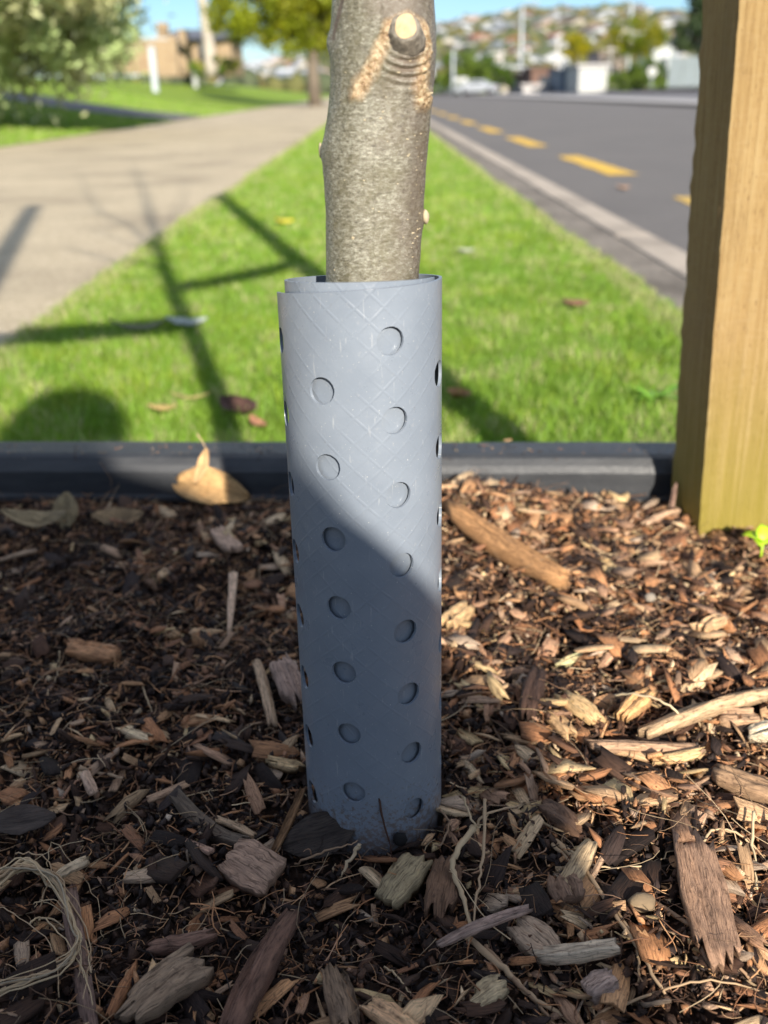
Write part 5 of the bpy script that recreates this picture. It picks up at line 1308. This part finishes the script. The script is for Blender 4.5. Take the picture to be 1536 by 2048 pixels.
# roadside buildings
def block(name, px0, px1, py_top, d, depth, mat, label, cat, roofm=None, zb=RZ):
    a = on_road(px0, d); b_ = on_road(px1, d); h = at_d((px0 + px1) / 2, py_top, d).z - zb; w = b_.x - a.x
    root = empty(name, ((a.x + b_.x) / 2, d + depth / 2, zb)); tag(root, label, cat)
    m = MB(); m.box((0, 0, h / 2), (w, depth, h)); m.build('wall', mat, root)
    m = MB(); m.box((0, 0, h + .12), (w + .5, depth + .5, .24)); m.build('roof', roofm or mat, root)
    for k in range(max(1, int(w // 3)) if name not in ('garage', 'shed') else 0):
        x = -w / 2 + (k + .5) * w / max(1, int(w // 3)); m = MB(); m.box((x, -depth / 2 - .02, h * .5), (1.1, .08, h * .4)); m.build('window', M_win, root)
    return root
block('garage', 1156, 1212, 133, 108, 7, M_wht, 'bright white garage building standing beside the road on the right', 'building', M_pale)
block('shed', 1122, 1155, 141, 116, 8, flat('slate_blue_steel', (.13, .17, .22), .6, .3, .08, 1), 'slate blue shed between the white garage and the brown house', 'building')
block('brown_house', 1062, 1112, 138, 128, 9, flat('brown_weatherboard', (.14, .085, .065), .8, .2, .1, 1), 'dark brown house behind the lamp posts left of the slate blue shed', 'house')
block('cottage', 1002, 1046, 150, 138, 8, M_w[1], 'small cream cottage with a red roof left of the tallest lamp post', 'house', M_rf[2])
block('town_house', 1300, 1345, 92, 175, 9, M_w[0], 'white two storey house above the hedge on the right', 'house', M_rf[0], .2)
block('town_house', 1195, 1240, 105, 160, 9, M_w[3], 'pinkish house between the white garage and the tall grey pole', 'house', M_rf[1], .1)
block('long_low_house', 1046, 1100, 172, 122, 6, M_pale, 'long low pale building at the edge of the far road', 'building', M_pale)
# awning in front of the cottage
p = on_road(1028, 134); m = MB(); m.poly([(-2.4, 0, 3.0), (2.4, 0, 2.6), (2.4, 3, 2.9), (-2.4, 3, 3.3), (-2.4, 0, 3.15), (2.4, 0, 2.75), (2.4, 3, 3.05), (-2.4, 3, 3.45)], [(0, 1, 2, 3), (4, 5, 6, 7), (0, 1, 5, 4), (1, 2, 6, 5), (2, 3, 7, 6), (3, 0, 4, 7)])
aw = empty('awning', p); tag(aw, 'white awning with thin legs in front of the red roofed cottage', 'awning'); m.build('canopy', M_wht, aw)
for sx in (-2.2, 2.2):
    for sy in (.2, 2.8): m = MB(); m.tube([(sx, sy, 0), (sx, sy, 2.95)], .06, 6); m.build('leg', M_stl, aw)
# hedges and trees on the far side of the road
T3 = ((1, 1, 1), (.7, .75, .65), (1.3, 1.25, .9))
p = on_road(915, 118, RZ); make_tree('roadside_tree', 'rounded olive green tree just right of the trunk beyond the road', 'tree', p, [((0, 0, 2.5), (2.3, 2.0, 2.1), 4500, 30), ((1.9, 0, 1.9), (1.8, 1.6, 1.7), 3000, 22)], M_leaf_grn, .17, .2, (0, 0, 1.6), 130, T3, 5)
p = on_road(958, 124, RZ); make_tree('roadside_tree', 'darker green tree next to the rounded olive tree beyond the road', 'tree', p, [((.4, 0, 2.2), (1.9, 1.7, 1.9), 4000, 26), ((2.6, 0, 1.6), (1.2, 1.3, 1.4), 2000, 14)], M_leaf_grn, .17, .2, (0, 0, 1.4), 134, ((.7, .8, .7), (.5, .6, .5), (.9, 1, .8)), 5)
p = on_road(1150, 190, RZ); make_tree('roadside_tree', 'small tree with yellow autumn leaves above the slate blue shed', 'tree', p, [((0, 0, 7.2), (3.0, 2.5, 2.3), 3000, 22)], M_leaf_yel, .25, .25, (0, 0, 5), 138, ((1.5, 1.2, .5), (1.1, 1, .6)), 5)
p = on_road(1290, 104, .15); make_tree('clipped_hedge', 'dense green hedge at the far side of the road, left of the grey fence', 'hedge', p, [((0, 0, 1.1), (2.5, 1.2, 1.35), 5000, 36), ((-2.0, 0, .8), (1.6, 1.0, .9), 2200, 18)], M_leaf_grn, .13, .1, (0, 0, .8), 142, T3, 3)
p = on_road(1245, 150, .1); make_tree('roadside_tree', 'olive brown tree behind the tall grey pole on the right', 'tree', p, [((1.5, 0, 6.2), (4.2, 3, 2.6), 4200, 32)], M_leaf_yel, .24, .25, (0, 0, 4), 146, ((.8, .9, .8), (1, .9, .7), (.6, .7, .5)), 5)
p = on_road(1385, 112, .2); make_tree('conifer', 'dark conifer rising above the grey fence beside the timber post', 'tree', p, [((0, 0, 4.6), (3.0, 2.8, 1.9), 6000, 40), ((1.4, 0, 7.4), (2.8, 2.5, 2.4), 6500, 40), ((2.4, 0, 10), (2.2, 2, 2), 3500, 26)], M_leaf_drk, .20, .3, (1.0, 0, 7.5), 150, T3, 8)
p = on_road(1215, 112, .0); make_tree('roadside_shrub', 'small green shrub right of the white garage', 'shrub', p, [((0, 0, .8), (1.3, 1, .8), 1800, 14)], M_leaf_grn, .12, .06, (0, 0, .5), 156, ((1.2, 1.2, 1), (1.5, 1.4, .8)), 3)
p = on_road(880, 160, RZ); make_tree('roadside_shrub', 'low bright green shrub at the far end of the road by the trunk', 'shrub', p, [((0, 0, .9), (2.2, 1, .9), 1800, 14)], M_leaf_grn, .14, .06, (0, 0, .5), 158, ((1.3, 1.3, 1), (1, 1, .8)), 3)
# corrugated fence: every sheet its own part
M_fen = flat('grey_steel_fence', (.20, .235, .245), .55, .35, .05, 1)
a = on_road(1334, 98, .18); fe = empty('steel_fence', a); tag(fe, 'tall grey steel panel fence beyond the road, cut off by the timber post', 'fence')
fh = at_d(1365, 114, 98).z - .18
def corr():
    m = MB(); n = 10; P = []
    for k in range(n + 1):
        x = 1.18 * k / n; y = .03 if k % 2 else -.03; P += [(x, y, 0), (x, y, fh), (x, y + .02, 0), (x, y + .02, fh)]
    m.poly(P, [(4 * k, 4 * k + 4, 4 * k + 5, 4 * k + 1) for k in range(n)] + [(4 * k + 2, 4 * k + 3, 4 * k + 7, 4 * k + 6) for k in range(n)] + [(4 * k + 1, 4 * k + 5, 4 * k + 7, 4 * k + 3) for k in range(n)])
    me = bpy.data.meshes.new('panel'); bmesh.ops.recalc_face_normals(m.bm, faces=m.bm.faces); m.bm.to_mesh(me); m.bm.free(); me.materials.append(M_fen); return me
cme = corr()
for k in range(12):
    o = bpy.data.objects.new('panel', cme); col.objects.link(o); o.parent = fe; o.location = (k * 1.2, k * -.35, 0); o.rotation_euler = (0, 0, math.atan2(-.35, 1.2))
    m = MB(); m.box((k * 1.2 - .01, k * -.35, fh / 2), (.07, .1, fh + .1)); m.build('fence_post', M_fen, fe)
# poles
def pole(px, py_base, py_top, d, r0, mat, label, arm=0, sign=False, zb=RZ):
    p = on_road(px, d, zb); h = at_d(px, py_top, d).z - zb
    root = empty('lamp_post' if arm else 'utility_pole', p); tag(root, label, 'lamp post' if arm else 'pole')
    m = MB(); m.tube([(0, 0, 0), (0, 0, h * .5), (0, 0, h)], [r0, r0 * .85, r0 * .6], 10); m.build('shaft', mat, root, True)
    if arm:
        m = MB(); m.tube([(0, 0, h - .2), (arm * .6, 0, h + .4), (arm * 1.6, 0, h + .55)], [.07, .06, .05], 8); m.build('arm', mat, root, True)
        m = MB(); m.box((arm * 1.9, 0, h + .52), (.7, .3, .14), bevel=.04); m.build('lamp_head', M_pale, root)
    else:
        m = MB(); m.box((0, 0, h - .4), (1.8, .12, .12)); m.build('crossarm', mat, root)
    return root
M_cpole = flat('concrete_pole', (.50, .47, .44), .8, .2, .08, 2)
pole(1040, 185, 12, 148, .22, M_stl, 'tallest galvanised lamp post beyond the road, near the middle of the hill', 1)
pole(1252, 182, 6, 150, .24, M_stl, 'tall galvanised lamp post in front of the hedge on the right', -1, zb=.0)
pole(906, 188, 100, 116, .15, M_stl, 'short steel pole in front of the rounded olive tree', 1)
pole(1112, 186, 78, 126, .20, M_cpole, 'pinkish concrete pole left of the slate blue shed')
pole(1002, 186, 98, 150, .17, M_cpole, 'pale thin pole left of the tallest lamp post')
pole(1217, 186, 92, 145, .12, M_cpole, 'slim pale pole right of the white garage')
pole(1338, 186, 70, 120, .13, M_stl, 'thin greenish steel pole at the left end of the grey fence', zb=.1)
# small white sign in front of the hedge, with its post
p = on_road(1301, 100, .15); sg = empty('road_sign', p); tag(sg, 'small white round sign on a short post in front of the hedge', 'sign')
m = MB(); m.tube([(0, 0, 0), (0, 0, 1.2)], .04, 8); m.build('sign_post', M_stl, sg)
m = MB(); m.tube([(0, -.05, 1.35), (0, -.08, 1.35)], .42, 20); m.build('sign_plate', M_wht, sg)
# road signs at 905 and the umbrella-like pale shapes near it
p = on_road(922, 112, RZ); sg = empty('road_sign', p); tag(sg, 'white direction sign on a steel post near the far trees', 'sign')
m = MB(); m.tube([(0, 0, 0), (0, 0, 1.6)], .05, 8); m.build('sign_post', M_stl, sg); m = MB(); m.box((0, -.06, 1.5), (1.3, .05, .45)); m.build('sign_plate', M_wht, sg)

# ------------------------------------------------------------------ grass of the verge: blades nobody could count
def blades(name, n, xr, yr, zf, hr_, wr_, seed, label, keep, power=1.0):
    r = np.random.default_rng(seed)
    x = r.uniform(*xr, n); y = yr[0] + (yr[1] - yr[0]) * r.uniform(0, 1, n) ** power
    k = keep(x, y, r); x, y = x[k], y[k]; n = len(x)
    z = zf(x, y); patch = fbm(x * 6, y * 6, 3, 15); p2 = fbm(x * 17, y * 17, 3, 19)
    h = (hr_[0] + (hr_[1] - hr_[0]) * r.uniform(0, 1, n)) * (1 + .9 * p2); w = wr_ * r.uniform(.6, 1.4, n) * (1 + np.clip((y - 2) / 4, 0, 3))
    yaw = r.uniform(0, 6.283, n); lean = r.uniform(.1, .9, n) * h; ly = r.uniform(0, 6.283, n)
    dx, dy = np.cos(yaw) * w, np.sin(yaw) * w; lx_, ly_ = np.cos(ly) * lean, np.sin(ly) * lean
    b0 = np.stack([x - dx, y - dy, z - .004], 1); b1 = np.stack([x + dx, y + dy, z - .004], 1)
    m0 = np.stack([x - dx * .8 + lx_ * .4, y - dy * .8 + ly_ * .4, z + h * .6], 1); m1 = np.stack([x + dx * .8 + lx_ * .4, y + dy * .8 + ly_ * .4, z + h * .6], 1)
    t0 = np.stack([x + lx_, y + ly_, z + h], 1)
    V = np.stack([b0, b1, m1, m0, t0], 1).reshape(-1, 3)
    o = (np.arange(n) * 5)[:, None]; q = np.array([[0, 1, 2, 3]]) + o; t = np.array([[3, 2, 4]]) + o
    tint = np.ones((n, 3)) * r.uniform(.75, 1.2, (n, 1)); tint *= (1 + np.clip(p2, -.3, .3)[:, None] * .8)
    ye = (r.uniform(0, 1, n) < np.clip(.16 + patch * 1.6, .02, .7)); tint[ye] *= np.array([1.35, 1.12, 1.0])
    edge = np.minimum(np.abs(x - VX0), np.abs(x - VX1)) < .06
    bdx = x - bed_c.x; bdy = y - bed_c.y; bv = bdx * bed_n.x + bdy * bed_n.y
    edge |= (bv > 0) & (bv < .045)
    st = (edge & (r.uniform(0, 1, n) < .55)) | (r.uniform(0, 1, n) < .05) | ((p2 > .11) & (r.uniform(0, 1, n) < .5)); tint[st] = np.array([2.6, 1.55, 6.0]) * r.uniform(.5, 1.0, (st.sum(), 1))
    return tag(link(name, npmesh(name, V, [q, t], np.repeat(tint, 5, 0)), M_grass), label, 'grass', kind='stuff')
def verge_keep(x, y, r):
    l = VX0 + edge_wob(y, 3) - .015; rr_ = VX1 + edge_wob(y, 9) + .015
    return (x > l) & (x < rr_) & ~in_bed(x, y)
GF = lambda x, y: np.full_like(x, GZ)
blades('verge_grass', 130000, (VX0 - .08, VX1 + .08), (1.05, 3.2), GF, (.012, .034), .0011, 51, 'short bright green grass of the verge between footpath and kerb', verge_keep, 1.15)
blades('verge_grass_far', 90000, (VX0 - .08, VX1 + .08), (3.2, 9), GF, (.014, .034), .0016, 52, 'green verge grass further along beside the kerb', verge_keep, 1.5)
blades('verge_grass_distant', 70000, (VX0 - .08, VX1 + .08), (9, 42), GF, (.016, .036), .0022, 55, 'verge grass fading into the distance along the road', verge_keep, 1.4)
blades('verge_grass_near', 25000, (VX0 - .08, VX1 + .08), (-1.2, 1.05), GF, (.012, .034), .0013, 53, 'green verge grass around the sides of the planting bed', verge_keep)
blades('lawn_grass', 90000, (-12, PX0), (12, 40), lambda x, y: lawn_z(x, y), (.02, .06), .0035, 54, 'mown grass on the sloping lawn left of the footpath', lambda x, y, r: ~((y > 24.8) & (y < 29.2)), 1.5)
# fallen leaves on the verge
def fallen(px, py, L, W, color, ang, label, name='fallen_leaf', lift=.022): leaf(name, (px, py), ang, L, W, color, label, 'fallen leaf', curl=.5, z=GZ + lift, tilt=(.15, .1), fold=.5)
fallen(478, 822, .085, .055, (.085, .045, .035), -.7, 'dark red brown leaf on the grass left of the guard, in the trunk shadow')
fallen(518, 850, .05, .02, (.33, .17, .10), -.9, 'small orange brown leaf end beside the dark red brown leaf')
fallen(1150, 612, .075, .04, (.20, .11, .07), .2, 'brown leaf lying alone on the sunny grass right of the guard')
fallen(915, 795, .055, .045, (.30, .16, .06), 1.0, 'tan leaf standing on the grass beside the right edge of the guard')
fallen(372, 652, .10, .05, (.36, .42, .38), .3, 'pale grey green leaf where the tie shadow crosses the trunk shadow')
fallen(275, 660, .14, .03, (.17, .18, .11), .35, 'long dull green leaf lying in the shadow of the tie')
fallen(568, 447, .09, .05, (.62, .55, .06), .4, 'bright yellow leaf on the grass just left of the trunk')
fallen(380, 797, .08, .014, (.36, .32, .12), .3, 'long straw coloured leaf on the grass between the two dark shadows')
fallen(325, 820, .05, .022, (.40, .30, .12), .2, 'short straw coloured leaf left of the long straw coloured one')
fallen(930, 505, .07, .04, (.42, .46, .34), .4, 'pale leaf on the grass right of the trunk')
fallen(1245, 378, .10, .06, (.42, .27, .18), .3, 'tan leaf lying on the asphalt near the yellow dashes', lift=-.09)
for i, (px, py) in enumerate(((640, 385), (1015, 880))):
    pass
leaf('dead_leaf', (1015, 881), .3, .010, .007, (.42, .27, .14), 'tiny tan flake lying on top of the black edging rail', 'dead leaf', z=.046, lift=0)
# broad-leaved weed by the post
wd = empty('weed', at_z(1310, 815, GZ)); tag(wd, 'broad leaved green weed in the grass beside the timber post', 'plant')
M_weed = flat('weed_leaf', (.12, .26, .02), .4, .4, .15, 30)
for k in range(9):
    a = k * .75 + .3; l = random.uniform(.035, .06); m = MB(); V = []
    for i in range(6):
        u = i / 5; w = l * .22 * math.sin(math.pi * min(1, u * .95 + .03)); zz_ = .01 + l * .55 * u - l * .5 * u * u * (k % 3) * .6
        V += [(u * l, -w, zz_ + w * .4), (u * l, 0, zz_), (u * l, w, zz_ + w * .4)]
    m.poly(V, [(3 * i + j, 3 * i + j + 1, 3 * i + j + 4, 3 * i + j + 3) for i in range(5) for j in range(2)])
    o = m.build('leaf', M_weed, wd, True); o.rotation_euler = (0, 0, a)
